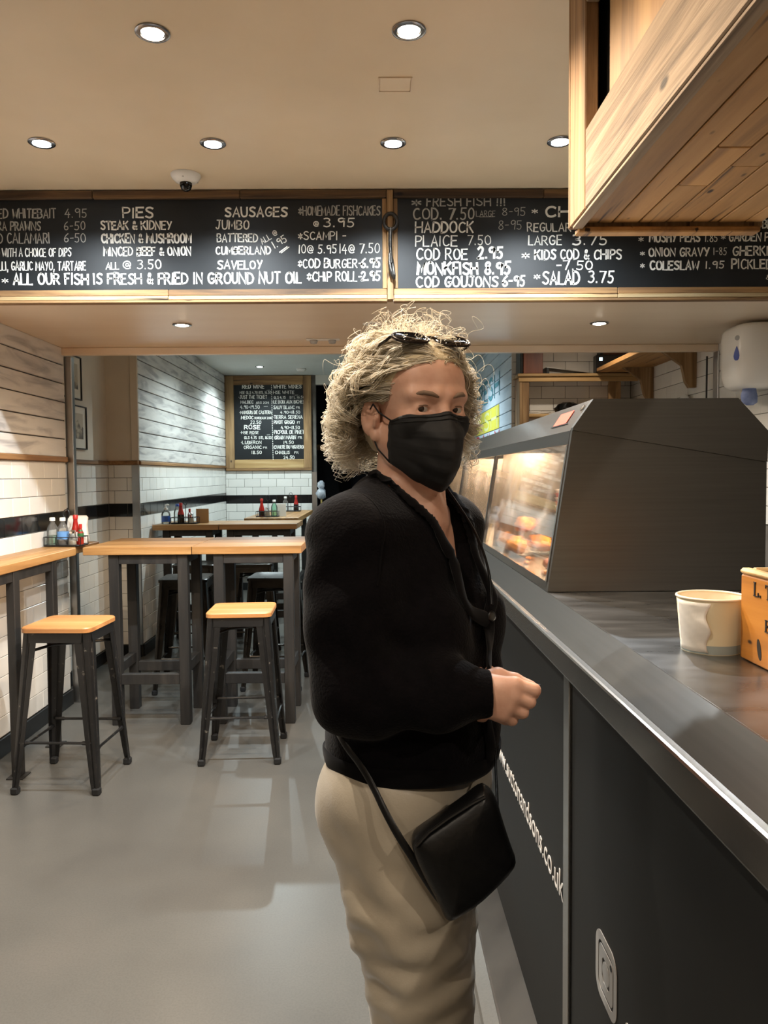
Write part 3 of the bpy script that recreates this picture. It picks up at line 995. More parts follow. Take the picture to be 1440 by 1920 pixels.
def dress_caddy(c, where, full=True):
    def put(name, lab, cat, lx, ly, *a, **k):
        return bottle(name, lab + ' ' + where, cat, wl_(c, lx, ly, LIFT), *a, **k)
    if full:
        put('vinegar_bottle', 'white capped clear vinegar bottle at the left of the caddy', 'bottle', -.071, -.02, VIN, 'clear_plastic',
            fill=([(.0001, .003), (.029, .003), (.030, .06), (.0001, .06)], 'green_glass'), cap=(VCAP, 'white_gloss'))
        put('vinegar_bottle', 'white capped vinegar bottle with blue label in the caddy', 'bottle', -.004, -.030, VIN, 'clear_plastic',
            fill=([(.0001, .003), (.029, .003), (.030, .03), (.0001, .03)], 'brown_sauce'), cap=(VCAP, 'white_gloss'),
            band=([(.0323, .035), (.0323, .082)], 'label_blue'))
        put('ketchup_bottle', 'red ketchup bottle with red cap at the back of the caddy', 'bottle', .044, .033, KET, 'ketchup', cap=(KCAP, 'ketchup_cap'),
            band=([(.0303, .02), (.0297, .05), (.0278, .074)], 'label_white'))
        put('hot_sauce_bottle', 'small red and green topped sauce bottle in the caddy', 'bottle', .089, .0, HOT, 'hot_red', cap=(HCAP, 'ketchup_cap'),
            band=([(.0172, .05), (.0172, .068), (.0095, .088)], 'green_cap'))
        put('salt_shaker', 'glass salt shaker with metal cap at the front of the caddy', 'salt shaker', .058, -.040, SHK, 'clear_glass',
            fill=([(.0001, .003), (.0215, .003), (.021, .03), (.0001, .03)], 'salt'), cap=(SCAP, 'chrome'))


# caddy 1 on the wall bar
c1 = caddy('black wire condiment caddy on the wall bar beside the steel corner strip', (-1.832, 4.57, 1.047), math.radians(-4))
dress_caddy(c1, 'on the wall bar')
t = thing('napkin_stack', 'upright white paper napkin bag beside the caddy on the wall bar', 'napkins', (-1.80, 4.675, 1.047), math.radians(5))
g = G()
rings = []
for k, z_ in enumerate((0, .03, .08, .12, .16, .168)):
    e = (.052, .056, .055, .057, .058, .054)[k]
    d = (.020, .026, .024, .020, .014, .009)[k]
    rings.append([(p[0] + .004 * math.sin(k * 1.7), p[1], z_ + (.004 * math.sin(9 * p[0] / .05) if k > 4 else 0)) for p in rrect(-e, e, -d, d, min(d * .8, .008), 3)])
autosmooth(g.loft(rings).build('bag', 'paper_white', t), 35)
for k in range(4):
    G().box(-.05, .05, -.008 + k * .004, -.0055 + k * .004, .165, .172 + .002 * (k % 2)).build('napkin', 'paper_white', t)

# caddy 2 on the rear left table, soap bottle, card stand
c2 = caddy('black wire condiment caddy on the rear table beside the soap dispenser', (-1.63, 6.62, 1.047), 0.0)
bottle('ketchup_bottle', 'tall dark sauce bottle with red cap in the caddy by the soap dispenser', 'bottle', wl_(c2, -.030, -.026, LIFT), KET, 'brown_sauce', cap=(KCAP, 'ketchup_cap'),
       band=([(.0285, .075), (.0195, .105), (.0135, .135), (.0135, .15)], 'ketchup'))
bottle('salt_shaker', 'glass salt shaker in the caddy by the soap dispenser', 'salt shaker', wl_(c2, .055, -.02, LIFT), SHK, 'clear_glass',
       fill=([(.0001, .003), (.0215, .003), (.021, .045), (.0001, .045)], 'salt'), cap=(SCAP, 'chrome'))
bottle('hot_sauce_bottle', 'small hot sauce bottle in the caddy by the soap dispenser', 'bottle', wl_(c2, .03, .035, LIFT), HOT, 'hot_red', cap=(HCAP, 'ketchup_cap'))
bottle('vinegar_bottle', 'vinegar bottle with a dark cap in the caddy by the soap dispenser', 'bottle', wl_(c2, -.072, .026, LIFT), VIN, 'clear_plastic', cap=(VCAP, 'soap_blue'))
t = bottle('soap_dispenser', 'clear hand gel pump bottle with blue label on the rear table', 'soap dispenser', (-1.79, 6.60, 1.047),
           [(.0001, 0), (.036, 0), (.038, .006), (.038, .085), (.030, .105), (.015, .112), (.015, .122)], 'clear_plastic',
           fill=([(.0001, .003), (.0355, .003), (.036, .07), (.0001, .07)], 'clear_glass'), cap=([(.017, .1225), (.017, .138), (.006, .140), (.006, .165), (.0001, .165)], 'white_gloss'),
           band=([(.0384, .02), (.0384, .07)], 'soap_blue'))
autosmooth(G().tube([(0, 0, .163), (.02, -.012, .168), (.036, -.022, .162)], .006, 8).build('pump_nozzle', 'white_gloss', t))
t = thing('menu_stand', 'small brown card stand behind the caddy on the rear table', 'card stand', (-1.50, 6.70, 1.047))
G().box(-.055, .055, -.003, .003, .004, .125, .001).build('card', 'cardboard', t)
G().box(-.055, .055, -.02, .02, 0, .0038, .001).build('base', 'cardboard', t)

# caddies on the long table under the wine board
c3 = caddy('black wire condiment caddy at the near end of the long rear table', (-1.06, 7.62, 1.047), 0.0)
bottle('ketchup_bottle', 'red ketchup bottle in the near caddy on the long rear table', 'bottle', wl_(c3, -.06, 0, LIFT), KET, 'ketchup', cap=(KCAP, 'ketchup_cap'),
       band=([(.0303, .006), (.030, .055)], 'brown_sauce'))
bottle('vinegar_bottle', 'greenish vinegar bottle with white cap in the near caddy on the long rear table', 'bottle', wl_(c3, .064, .0, LIFT), VIN, 'green_glass', cap=(VCAP, 'white_gloss'))
bottle('salt_shaker', 'glass salt shaker in the near caddy on the long rear table', 'salt shaker', wl_(c3, .0, -.038, LIFT), SHK, 'clear_glass',
       fill=([(.0001, .003), (.0215, .003), (.021, .05), (.0001, .05)], 'salt'), cap=(SCAP, 'chrome'))
t = thing('napkin_stack', 'white paper napkins standing by the near caddy on the long rear table', 'napkins', (-.93, 7.66, 1.047))
for k in range(5):
    G().box(-.045, .045, -.012 + k * .005, -.0085 + k * .005, 0, .125 + .006 * math.sin(k * 2.1), .0005).build('napkin', 'paper_white', t)
c4 = caddy('black wire condiment caddy at the far end of the long rear table', (-.955, 8.75, 1.047), 0.0)
bottle('ketchup_bottle', 'red topped dark sauce bottle in the far caddy on the long rear table', 'bottle', wl_(c4, .06, 0, LIFT), KET, 'brown_sauce', cap=(KCAP, 'ketchup_cap'),
       band=([(.0285, .075), (.0195, .105), (.0135, .135), (.0135, .15)], 'ketchup'))
bottle('vinegar_bottle', 'clear vinegar bottle with white cap in the far caddy on the long rear table', 'bottle', wl_(c4, -.06, 0, LIFT), VIN, 'clear_plastic', cap=(VCAP, 'white_gloss'))

# ------------------------------------------------------------------ dark doorway: rack, coats, mop
t = thing('coat_rack', 'wooden coat rail in the dark doorway behind the woman', 'coat rack', (-.2, 11.2, 1.86))
G().box(-.9, .9, -.03, .0, -.04, .04, .004).build('rail', 'wood_rail_y', t)
for k in range(6):
    G().tube([(-.75 + .3 * k, -.03, 0), (-.75 + .3 * k, -.07, -.01), (-.75 + .3 * k, -.08, .02)], .006, 6).build('peg', 'iron_forged', t)
for (a, b) in ((-.9, -.86), (.86, .9)):
    G().box(a, b, -.028, 0, -1.86, -.041, .002).build('upright', 'black_timber', t)
noisy('coat_navy', [(0.3, '0a0c12'), (0.7, '141824')], nscale=20, rough=0.9)
noisy('coat_black', [(0.3, '08080a'), (0.7, '121214')], nscale=20, rough=0.9)
for k, (x_, m_, lab) in enumerate(((-.70, 'coat_black', 'black coat hanging leftmost in the dark doorway'), (-.15, 'coat_navy', 'navy coat hanging in the dark doorway beside the black coat'))):
    t = thing('hanging_coat', lab, 'coat', (x_, 11.09, 1.80), group='coats in the doorway')
    rings = []
    for z_, a_, d_ in ((.02, .03, .02), (0, .09, .04), (-.1, .17, .06), (-.4, .18, .07), (-.8, .2, .08), (-1.0, .21, .07)):
        rings.append([(a_ * math.cos(q) * (1 + .08 * math.sin(5 * q + z_ * 4)), d_ * math.sin(q) * (1 + .15 * math.sin(7 * q)), z_) for q in [2 * PI * j / 28 for j in range(28)]])
    autosmooth(G().loft(rings).build('cloth', m_, t), 60)
plain('mop_handle', 'b59a55', 0.5)
noisy('mop_cloth', [(0.3, '6f7680'), (0.55, 'a9adb2'), (0.8, 'd4d5d6')], nscale=18, rough=0.8)
t = thing('mop', 'mop with yellow handle and grey bundled cloth standing upside down by the doorway', 'mop', (-.665, 9.55, 0))
G().tube([(.03, .08, 0), (0, 0, 1.24)], .011, 8).build('handle', 'mop_handle', t)
rings = []
for z_, r_ in ((1.16, .02), (1.18, .05), (1.23, .062), (1.27, .05), (1.29, .028), (1.32, .045), (1.36, .04), (1.39, .012)):
    rings.append([((r_ + .008 * math.sin(3 * q + z_ * 60)) * math.cos(q), (r_ + .008 * math.cos(4 * q + z_ * 40)) * math.sin(q), z_) for q in [2 * PI * j / 18 for j in range(18)]])
autosmooth(G().loft(rings).build('cloth_head', 'mop_cloth', t), 70)

# ------------------------------------------------------------------ kitchen shelves
t = thing('shelf_unit', 'open pine shelf unit on the tiled kitchen wall', 'shelf unit', (1.52, YK, 1.50))
sx0, sx1 = 1.175 - 1.52, 2.17 - 1.52
G().box(sx0 - .0, sx1, -.24, -.002, .745, .770, .004).build('top_board', 'wood_pale_x', t)
G().box(sx0 + .01, sx1, -.225, -.21, .705, .7445, .004).build('cornice', 'wood_pale_x', t)
G().box(sx0 + .02, sx0 + .045, -.215, -.002, 0, .7445, .003).build('side_panel', 'wood_frame_z', t)
G().box(sx0 + .0455, sx0 + .10, -.215, -.195, 0, .7045, .003).build('front_post', 'wood_frame_z', t)
G().box(1.93 - 1.52, 1.985 - 1.52, -.215, -.195, 0, .7045, .003).build('front_post', 'wood_frame_z', t)
G().box(1.985 - 1.52, 2.03 - 1.52, -.215, -.002, 0, .7045, .003).build('side_panel', 'wood_frame_z', t)
G().box(sx0 + .0455, 1.985 - 1.52, -.19, -.002, .42, .445, .003).build('shelf_board', 'wood_pale_x', t)
G().box(sx0 + .0455, 1.985 - 1.52, -.19, -.002, .05, .075, .003).build('shelf_board', 'wood_pale_x', t)

t = thing('bracket_shelf', 'thick pine shelf on wooden brackets along the right kitchen wall', 'shelf', (XR, 5.72, 2.235))
G().box(-.36, 0 - .002, 5.04 - 5.72, 6.305 - 5.72, .038, .075, .004).build('board', 'wood_canopy', t)
for y_ in (5.22, 6.02):
    G().prism([(-.002, .0375), (-.002, -.21), (-.05, -.21), (-.075, -.17), (-.10, -.06), (-.24, .0375)], 1, y_ - 5.72 - .02, y_ - 5.72 + .02).build('bracket', 'wood_frame_z', t)
tag(G().tube([(2.15, 4.98, 1.3), (2.152, 4.98, 2.2)], .006, 8).build('cable', 'black_plastic'), 'black cable hanging from the beam beside the bracket shelf', 'cable')

zs = 1.50 + .7705
for (x_, lab) in ((1.30, 'brown wooden loudspeaker with black front at the left end of the shelf unit'), (2.02, 'brown wooden loudspeaker behind the black radio')):
    t = thing('loudspeaker', lab, 'loudspeaker', (x_, YK - .125, zs), group='brown loudspeakers')
    if x_ < 1.5:
        G().box(-.075, .085, -.10, .10, 0, .27, .004).build('cabinet', 'wood_dark_red', t)
        G().box(-.10, -.0755, -.10, .10, 0, .27, .006).build('grille', 'black_plastic', t)
    else:
        G().box(-.105, .12, .02, .12, 0, .27, .004).build('cabinet', 'wood_dark_red', t)
        G().box(-.13, -.1055, .02, .12, 0, .27, .006).build('grille', 'black_plastic', t)
t = thing('baking_tray', 'flat silver tray leaning on top of the shelf unit', 'tray', (1.605, YK - .13, zs))
G().add([(-.19, -.09, .055), (.19, -.09, .004), (.19, .09, .004), (-.19, .09, .055), (-.19, -.09, .05), (.19, -.09, -.0), (.19, .09, 0), (-.19, .09, .05)],
        [(0, 1, 2, 3), (7, 6, 5, 4), (0, 4, 5, 1), (1, 5, 6, 2), (2, 6, 7, 3), (3, 7, 4, 0)]).build('pan', 'steel', t)
G().box(-.19, -.165, -.085, .085, 0, .048, .003).build('foam_edge', 'black_plastic', t)
t = thing('radio', 'black radio with a small blue display on the shelf unit', 'radio', (1.99, YK - .175, zs))
G().box(-.17, .17, -.06, .035, 0, .15, .008).build('body', 'black_plastic', t)
emis('led_blue', (.35, .75, 1.0), 3.0)
G().box(-.145, -.12, -.0625, -.0605, .10, .125).build('display', 'led_blue', t)
for k in range(3):
    G().lathe([(.010, -.0605), (.010, -.068), (.0001, -.0685)], (-.13, 0, .04 + .0 * k), 12, axis=1) .build('knob', 'rubber', t) if k == 0 else None
t = thing('plastic_bag', 'crumpled black plastic bag on the lower pine shelf', 'bag', (1.62, YK - .1, 1.9455))
rings = []
for z_, r_ in ((0, .05), (.01, .085), (.05, .095), (.085, .07), (.10, .03)):
    rings.append([((r_ + .013 * math.sin(5 * q + z_ * 90)) * math.cos(q) * 1.1, (r_ + .01 * math.cos(6 * q + z_ * 70)) * .7 * math.sin(q), z_) for q in [2 * PI * j / 26 for j in range(26)]])
plain('bag_plastic', '0d0d0d', 0.22)
autosmooth(G().loft(rings).build('body', 'bag_plastic', t), 25)
t = thing('paper_pile', 'loose pile of papers on the lower pine shelf', 'papers', (1.35, YK - .1, 1.9455))
for k in range(5):
    o = G().box(-.09, .09, -.06, .06, 0, .004).build('sheet', 'paper_white', t, loc=(.008 * k, 0, .0045 * k))
    o.rotation_euler = (0, 0, .12 * math.sin(k * 2.3))
plain('plate_white', 'd9d6cf', 0.25)
t = thing('wall_plate', 'white round plate on the right kitchen wall behind the hot cabinet', 'plate', (XR - .002, 5.35, 1.87))
autosmooth(G().lathe([(.0001, -.006), (.07, -.006), (.10, -.016), (.125, -.026), (.125, -.022), (.10, -.012), (.07, -.001), (.0001, -.001)], n=36, axis=0).build('disc', 'plate_white', t), 50)

# hand towel dispenser
t = thing('towel_dispenser', 'white rounded paper towel dispenser with a blue drop on the right wall', 'dispenser', (XR - .002, 4.22, 1.905))
rings = []
for z_, e in ((0, -.045), (.02, -.02), (.07, -.004), (.14, 0), (.27, 0), (.315, -.006), (.335, -.022), (.342, -.04)):
    ring = []
    for k in range(29):
        a = -PI / 2 + PI * k / 28
        c_, s_ = math.cos(a), math.sin(a)
        px = -(.06 + (.185 + e) * (abs(c_) ** .55))
        py = (.165 + e) * math.copysign(abs(s_) ** .6, s_)
        ring.append((px, py, z_))
    ring = [(0, -(.165 + e), z_)] + ring + [(0, .165 + e, z_)]
    rings.append(ring[::-1])
autosmooth(G().loft(rings).build('housing', 'white_gloss', t), 50)
plain('drop_blue', '1c3f9c', 0.3)
dr = [(0, .044), (.006, .030), (.013, .012), (.017, -.008), (.014, -.024), (.006, -.032), (-.006, -.032), (-.014, -.024), (-.017, -.008), (-.013, .012), (-.006, .030)]
o = G().prism(dr, 1, -.0015, .0015).build('blue_drop', 'drop_blue', t, loc=(-.238, -.098, .175))
o.rotation_euler = (0, 0, math.radians(-57))
o = G().prism(circle(.014, 18), 1, -.001, .001).build('round_badge', 'vinyl_grey', t, loc=(-.236, -.10, .262))
o.rotation_euler = (0, 0, math.radians(-57))
rings = []
noisy('towel_blue', [(0.3, '5f6f9c'), (0.7, '8d99bd')], nscale=20, rough=0.9)
for z_, a_, d_ in ((.02, .02, .02), (0, .035, .022), (-.04, .045, .02), (-.075, .04, .016), (-.09, .018, .008)):
    rings.append([(-.13 + a_ * math.cos(q) * (1 + .15 * math.sin(3 * q + 30 * z_)), -.03 + 1.2 * d_ * math.sin(q), z_) for q in [2 * PI * j / 16 for j in range(16)]])
autosmooth(G().loft(rings).build('paper_tail', 'towel_blue', t), 60)


# ------------------------------------------------------------------ serving counter
def text_part(body, size, M4, mat, parent, name, depth=.0006, xscale=1.0):
    """printed sans lettering as thin vinyl; size = cap height scale"""
    cu = bpy.data.curves.new('lettering', 'FONT')
    cu.body = body
    cu.size = size
    cu.extrude = depth
    ob = bpy.data.objects.new('lettering_tmp', cu)
    C.objects.link(ob)
    dg = bpy.context.evaluated_depsgraph_get()
    me = bpy.data.meshes.new_from_object(ob.evaluated_get(dg))
    bpy.data.objects.remove(ob)
    me.transform(M4 @ Matrix.Diagonal((xscale, 1, 1, 1)))
    me.materials.clear()
    me.materials.append(MATS[mat])
    o = bpy.data.objects.new(name, me)
    C.objects.link(o)
    o.parent = parent
    return o


# face plane looking towards -x, text running from +y to -y
FACE = Matrix(((0, 0, -1, 0), (-1, 0, 0, 0), (0, 1, 0, 0), (0, 0, 0, 1)))

CX, CY0, CY1 = 0.385, -0.9, 5.0
ctr = thing('serving_counter', 'long stainless steel serving counter with black front panels', 'counter', (CX, 2.0, 0))
oy = 2.0


def cbox(x0, x1, y0, y1, z0, z1, b=0.0):
    return G().box(x0 - CX, x1 - CX, y0 - oy, y1 - oy, z0, z1, b)


def cpr(poly, y0, y1):
    return G().prism([(p[0] - CX, p[1]) for p in poly][::-1], 1, y0 - oy, y1 - oy)


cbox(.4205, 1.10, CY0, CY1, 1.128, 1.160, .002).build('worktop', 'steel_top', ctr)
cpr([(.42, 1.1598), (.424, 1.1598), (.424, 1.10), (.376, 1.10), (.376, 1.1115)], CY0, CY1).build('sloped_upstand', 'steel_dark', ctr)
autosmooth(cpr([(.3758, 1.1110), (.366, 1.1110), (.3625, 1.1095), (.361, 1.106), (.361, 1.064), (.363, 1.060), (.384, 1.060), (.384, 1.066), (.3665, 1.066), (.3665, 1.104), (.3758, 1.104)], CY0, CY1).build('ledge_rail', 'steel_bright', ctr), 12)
strips = [1.515, 3.05, 4.5, 0.0]
edges = [(-.9, -.026), (.026, 1.489), (1.541, 3.024), (3.076, 4.474), (4.526, 5.0)]
for a, b in edges:
    cbox(CX, .402, a, b, .110, 1.0995, .0015).build('front_panel', 'panel_black', ctr)
for s_ in strips:
    cbox(.3795, .40, s_ - .022, s_ + .022, .112, 1.0595, .0015).build('joint_strip', 'steel_bright', ctr)
cpr([(CX, .1095), (.402, .1095), (.402, .0), (.325, .0), (.313, .022), (.318, .026)], CY0, CY1).build('kick_plate', 'steel', ctr)
cpr([(.3125, .0215), (.3245, .0), (.27, .0), (.275, .008)], CY0, CY1).build('floor_cove', 'floor_vinyl', ctr)
cbox(.4025, 1.09, CY0 + .01, CY1 - .01, 0.0, 1.1275).build('carcass', 'panel_black', ctr)
T0 = Matrix.Translation((-.0012, 2.435 - oy, .560)) @ FACE
text_part('www.suttonandsons.co.uk', .083, T0, 'vinyl_white', ctr, 'website_lettering', xscale=1.0)
text_part('suttonandsons', .083, Matrix.Translation((-.0012, 1.158 - oy, .562)) @ FACE, 'vinyl_white', ctr, 'handle_lettering', xscale=1.0)


def ring_plate(outer, inner):
    n = len(outer)
    v = [(p[0], p[1], 0) for p in outer] + [(p[0], p[1], 0) for p in inner] + [(p[0], p[1], .0012) for p in outer] + [(p[0], p[1], .0012) for p in inner]
    f = []
    for i in range(n):
        j = (i + 1) % n
        f += [(2 * n + i, 2 * n + j, 3 * n + j, 3 * n + i), (i, j, 2 * n + j, 2 * n + i), (n + j, n + i, 3 * n + i, 3 * n + j), (j, i, n + i, n + j)]
    return v, f


lg = G()
h_ = .058
lg.add(*ring_plate(rrect(-h_, h_, -h_, h_, .030, 8), rrect(-h_ + .015, h_ - .015, -h_ + .015, h_ - .015, .017, 8)))
ins = rrect(-h_ + .020, h_ - .020, -h_ + .020, h_ - .020, .013, 8)
cc = [(0, 0)]
# inner field with a round groove around the lens
ci = []
for p in ins:
    a = math.atan2(p[1], p[0])
    ci.append((.025 * math.cos(a), .025 * math.sin(a)))
lg.add(*ring_plate(ins, ci))
lg.add([(p[0], p[1], .0012) for p in circle(.019, 28)] + [(p[0], p[1], 0) for p in circle(.019, 28)], [tuple(range(28))] + [(i, i + 28, (i + 1) % 28 + 28, (i + 1) % 28) for i in range(28)])
o = lg.build('camera_logo', 'vinyl_grey', ctr)
o.data.transform(Matrix.Translation((-.0002, 1.258 - oy, .603)) @ FACE)
o = G().add([(p[0], p[1], .0018) for p in circle(.005, 14)] + [(p[0], p[1], 0) for p in circle(.005, 14)],
            [tuple(range(14))] + [(i, i + 14, (i + 1) % 14 + 14, (i + 1) % 14) for i in range(14)]).build('logo_dot', 'panel_black', ctr)
o.data.transform(Matrix.Translation((-.0002, 1.258 - oy - .029, .603 + .029)) @ FACE)

# ------------------------------------------------------------------ hot display cabinet on the counter
HY0, HY1 = 1.866, 5.0
hot = thing('hot_cabinet', 'stainless steel hot food display cabinet with sloping glass front on the counter', 'display cabinet', (.42, HY0, 1.1612))


def hp(poly, y0, y1):
    return G().prism([(p[0] - .42, p[1] - 1.1602) for p in poly][::-1], 1, y0 - HY0, y1 - HY0)


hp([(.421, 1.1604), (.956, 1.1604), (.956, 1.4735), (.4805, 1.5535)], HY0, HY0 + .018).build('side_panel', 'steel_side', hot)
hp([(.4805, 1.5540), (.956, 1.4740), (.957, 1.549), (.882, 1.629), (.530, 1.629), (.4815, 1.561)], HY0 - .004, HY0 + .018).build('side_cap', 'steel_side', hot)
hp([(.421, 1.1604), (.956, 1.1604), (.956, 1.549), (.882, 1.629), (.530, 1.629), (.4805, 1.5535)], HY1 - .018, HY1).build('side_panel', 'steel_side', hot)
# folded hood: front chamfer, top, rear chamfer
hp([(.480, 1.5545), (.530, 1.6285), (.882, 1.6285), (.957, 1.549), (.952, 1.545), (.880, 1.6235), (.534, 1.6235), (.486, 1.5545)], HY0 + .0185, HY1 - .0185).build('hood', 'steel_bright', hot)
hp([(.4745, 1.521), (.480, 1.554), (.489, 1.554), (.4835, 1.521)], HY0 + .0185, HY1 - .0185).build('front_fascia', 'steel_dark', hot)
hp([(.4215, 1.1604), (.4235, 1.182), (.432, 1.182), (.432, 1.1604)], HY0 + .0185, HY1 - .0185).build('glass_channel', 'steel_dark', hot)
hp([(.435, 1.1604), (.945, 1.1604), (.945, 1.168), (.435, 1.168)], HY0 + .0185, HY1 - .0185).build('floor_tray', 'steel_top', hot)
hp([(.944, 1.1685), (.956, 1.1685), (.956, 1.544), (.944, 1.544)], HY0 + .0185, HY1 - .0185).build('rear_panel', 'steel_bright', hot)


def gx(z):
    return .4225 + (z - 1.182) * (.4745 - .4225) / (1.521 - 1.182)


glassy('cabinet_glass', (0.97, 0.96, 0.95), 0.7, smear=0.12, body=0.01)
mulls = [HY0 + .0185, 3.02, 4.06, HY1 - .0185]
for i in range(3):
    a, b = mulls[i] + .012, mulls[i + 1] - .012
    hp([(gx(1.1825) + .001, 1.1825), (gx(1.5205) + .001, 1.5205), (gx(1.5205) + .006, 1.5205), (gx(1.1825) + .006, 1.1825)], a, b).build('glass_pane', 'cabinet_glass', hot)
for i, m_ in enumerate(mulls):
    a, b = (m_, m_ + .0115) if i == 0 else ((m_ - .0115, m_) if i == 3 else (m_ - .0115, m_ + .0115))
    hp([(gx(1.1825) - .001, 1.1825), (gx(1.5205) - .001, 1.5205), (gx(1.5205) + .012, 1.5205), (gx(1.1825) + .012, 1.1825)], a, b).build('mullion', 'steel_bright' if i in (0, 3) else 'black_plastic', hot)
for y_ in (3.0, 4.04):
    hp([(.46, 1.1685), (.935, 1.1685), (.935, 1.53), (.505, 1.53)], y_, y_ + .006).build('divider', 'steel_bright', hot)
# warm heat lamps under the hood
emis('heat_lamp', (1.0, 0.62, 0.30), 22.0)
for a, b in ((2.0, 2.75), (3.05, 3.85), (4.1, 4.85)):
    G().tube([(.70 - .42, a - HY0, 1.575 - 1.1602), (.70 - .42, b - HY0, 1.575 - 1.1602)], .011, 10).build('heat_lamp', 'heat_lamp', hot)
    ld = bpy.data.lights.new('heat_light', 'AREA')
    ld.shape = 'RECTANGLE'; ld.size = .05; ld.size_y = b - a; ld.energy = 12.0; ld.color = (1.0, .66, .38)
    lo = bpy.data.objects.new('heat_light', ld)
    C.objects.link(lo)
    lo.parent = hot
    lo.location = (.70 - .42, (a + b) / 2 - HY0, 1.560 - 1.1602)
plain('sticker_red', 'c2452a', 0.5)
sl = Matrix.Rotation(-math.atan2(.074, .050), 4, 'Y')
o = G().box(-.020, .020, -.07, .07, 0, .0008).build('warning_sticker', 'sticker_red', hot)
o.data.transform(Matrix.Translation((.507 - .42 - .0012, .19, 1.594 - 1.1602 + .0012)) @ sl)
o = G().box(-.024, -.0205, -.09, .09, 0, .0008).build('sticker_edge', 'black_plastic', hot)
o.data.transform(Matrix.Translation((.507 - .42 - .0012, .19, 1.594 - 1.1602 + .0012)) @ sl)
o = G().lathe([(.009, 0), (.009, .003), (.0001, .004)], n=14).build('hood_screw', 'chrome', hot)
o.data.transform(Matrix.Translation((.517 - .42 - .0012, .035, 1.609 - 1.1602 + .0012)) @ sl)

# fried food
noisy('batter', [(0.3, '8a4a12'), (0.5, 'c4791f'), (0.7, 'dd9a3a')], nscale=26, detail=6, rough=0.6, bump=1.0, bdist=.006)
noisy('sausage_skin', [(0.3, '8a3f1c'), (0.7, 'a8562a')], nscale=20, rough=0.35)
zf = 1.1693


def lumpy(name, label, loc, L, R, mat, rz, amp=.12, ry=0.0, seed=0, group=None, cat='food', bend=.0):
    r_ = random.Random(seed)
    ph = [r_.uniform(0, 6.28) for _ in range(8)]
    n, m = 22, 14
    rings = []
    for i in range(m + 1):
        u = i / m
        x = (u - .5) * L
        rr = R * (max(1 - (2 * u - 1) ** 2, .0) ** .42) + .0008
        ring = []
        for k in range(n):
            a = 2 * PI * k / n
            q = rr * (1 + amp * math.sin(3 * a + 7 * u + ph[0]) + amp * .7 * math.sin(5 * a - 13 * u + ph[1]) + amp * .5 * math.sin(2 * a + 23 * u + ph[2]))
            ring.append((x, q * math.cos(a) + bend * math.sin(PI * u), R * .95 + q * math.sin(a) * .8))
        rings.append(ring)
    o = G().loft(rings).build(name, mat, None, True, loc)
    o.rotation_euler = (0, ry, rz)
    tag(o, label, cat, group)
    return o


for k, (x, y, z, L, R, rz, lab) in enumerate((
        (.492, 2.67, 0, .17, .034, 1.5, 'battered fish piece nearest the glass in the hot cabinet'),
        (.583, 2.72, 0, .20, .035, 1.65, 'battered fish piece behind the nearest one in the hot cabinet'),
        (.494, 2.87, .0, .16, .034, 1.45, 'battered fish piece at the far end of the fried pile'),
        (.545, 2.78, .066, .17, .033, 1.2, 'battered fish piece lying on top of the fried pile'),
        (.675, 2.70, 0, .18, .030, 1.6, 'battered fish piece at the rear near side of the fried pile'))):
    lumpy('battered_fish', lab, (x, y, zf + z + .002), L, R, 'batter', rz, .13, 0, k, 'battered fish in the hot cabinet')
for k, (x, y, rz, lab) in enumerate(((.530, 2.21, .9, 'battered sausage lying nearest the cabinet side panel'), (.63, 2.34, .9, 'battered sausage beside the one nearest the side panel'))):
    lumpy('battered_sausage', lab, (x, y, zf + .001), .15, .024, 'sausage_skin', rz, .05, 0, 20 + k, 'sausages in the hot cabinet', bend=.012)
for k, (x, y) in enumerate(((.50, 2.50), (.47, 2.38), (.56, 2.46), (.47, 2.12), (.53, 2.08))):
    lumpy('batter_crumb', ('small fried crumb on the cabinet tray'), (x, y, zf), .02, .006, 'batter', k * 1.1, .2, 0, 40 + k, 'fried crumbs on the tray')
t = thing('cup_stack', 'stack of red and white striped paper cups in the hot cabinet', 'cups', (.72, 2.92, zf))
plain('cup_red', 'a3352a', 0.6)
for k in range(14):
    autosmooth(G().lathe([(.026, 0), (.033, .018), (.035, .018), (.035, .021), (.031, .021), (.024, .003)], n=20).build('cup', 'label_white' if k % 2 else 'cup_red', t, loc=(0, 0, k * .0155)), 40)

# ------------------------------------------------------------------ paper tub and wooden crate on the counter
noisy('tub_card', [(0.3, 'd9cfae'), (0.7, 'e2d9bb')], nscale=8, rough=0.6)
plain('tub_inside', 'e4d6bd', 0.6)
plain('tub_band', '9aa6a4', 0.6)
t = thing('paper_tub', 'cream paper soup tub with a torn sticker on the steel counter', 'tub', (.549, 1.243, 1.1602))
pr = [(.0001, .003), (.044, .003), (.0455, 0), (.0460, .0), (.0538, .088)]
autosmooth(G().lathe(pr, n=40, caps=False).build('wall', 'tub_card', t), 30)
autosmooth(G().lathe([(.0001, .006), (.044, .006), (.0525, .088)], n=40, caps=False).build('inner_wall', 'tub_inside', t), 30)
rim = [((.0535) * math.cos(2 * PI * k / 40), (.0535) * math.sin(2 * PI * k / 40), .0885) for k in range(40)]
autosmooth(G().tube(rim, .0021, 8, closed=True).build('rim', 'tub_inside', t), 70)
autosmooth(G().lathe([(.0463, .001), (.0475, .015)], n=40, caps=False).build('base_band', 'tub_band', t), 30)
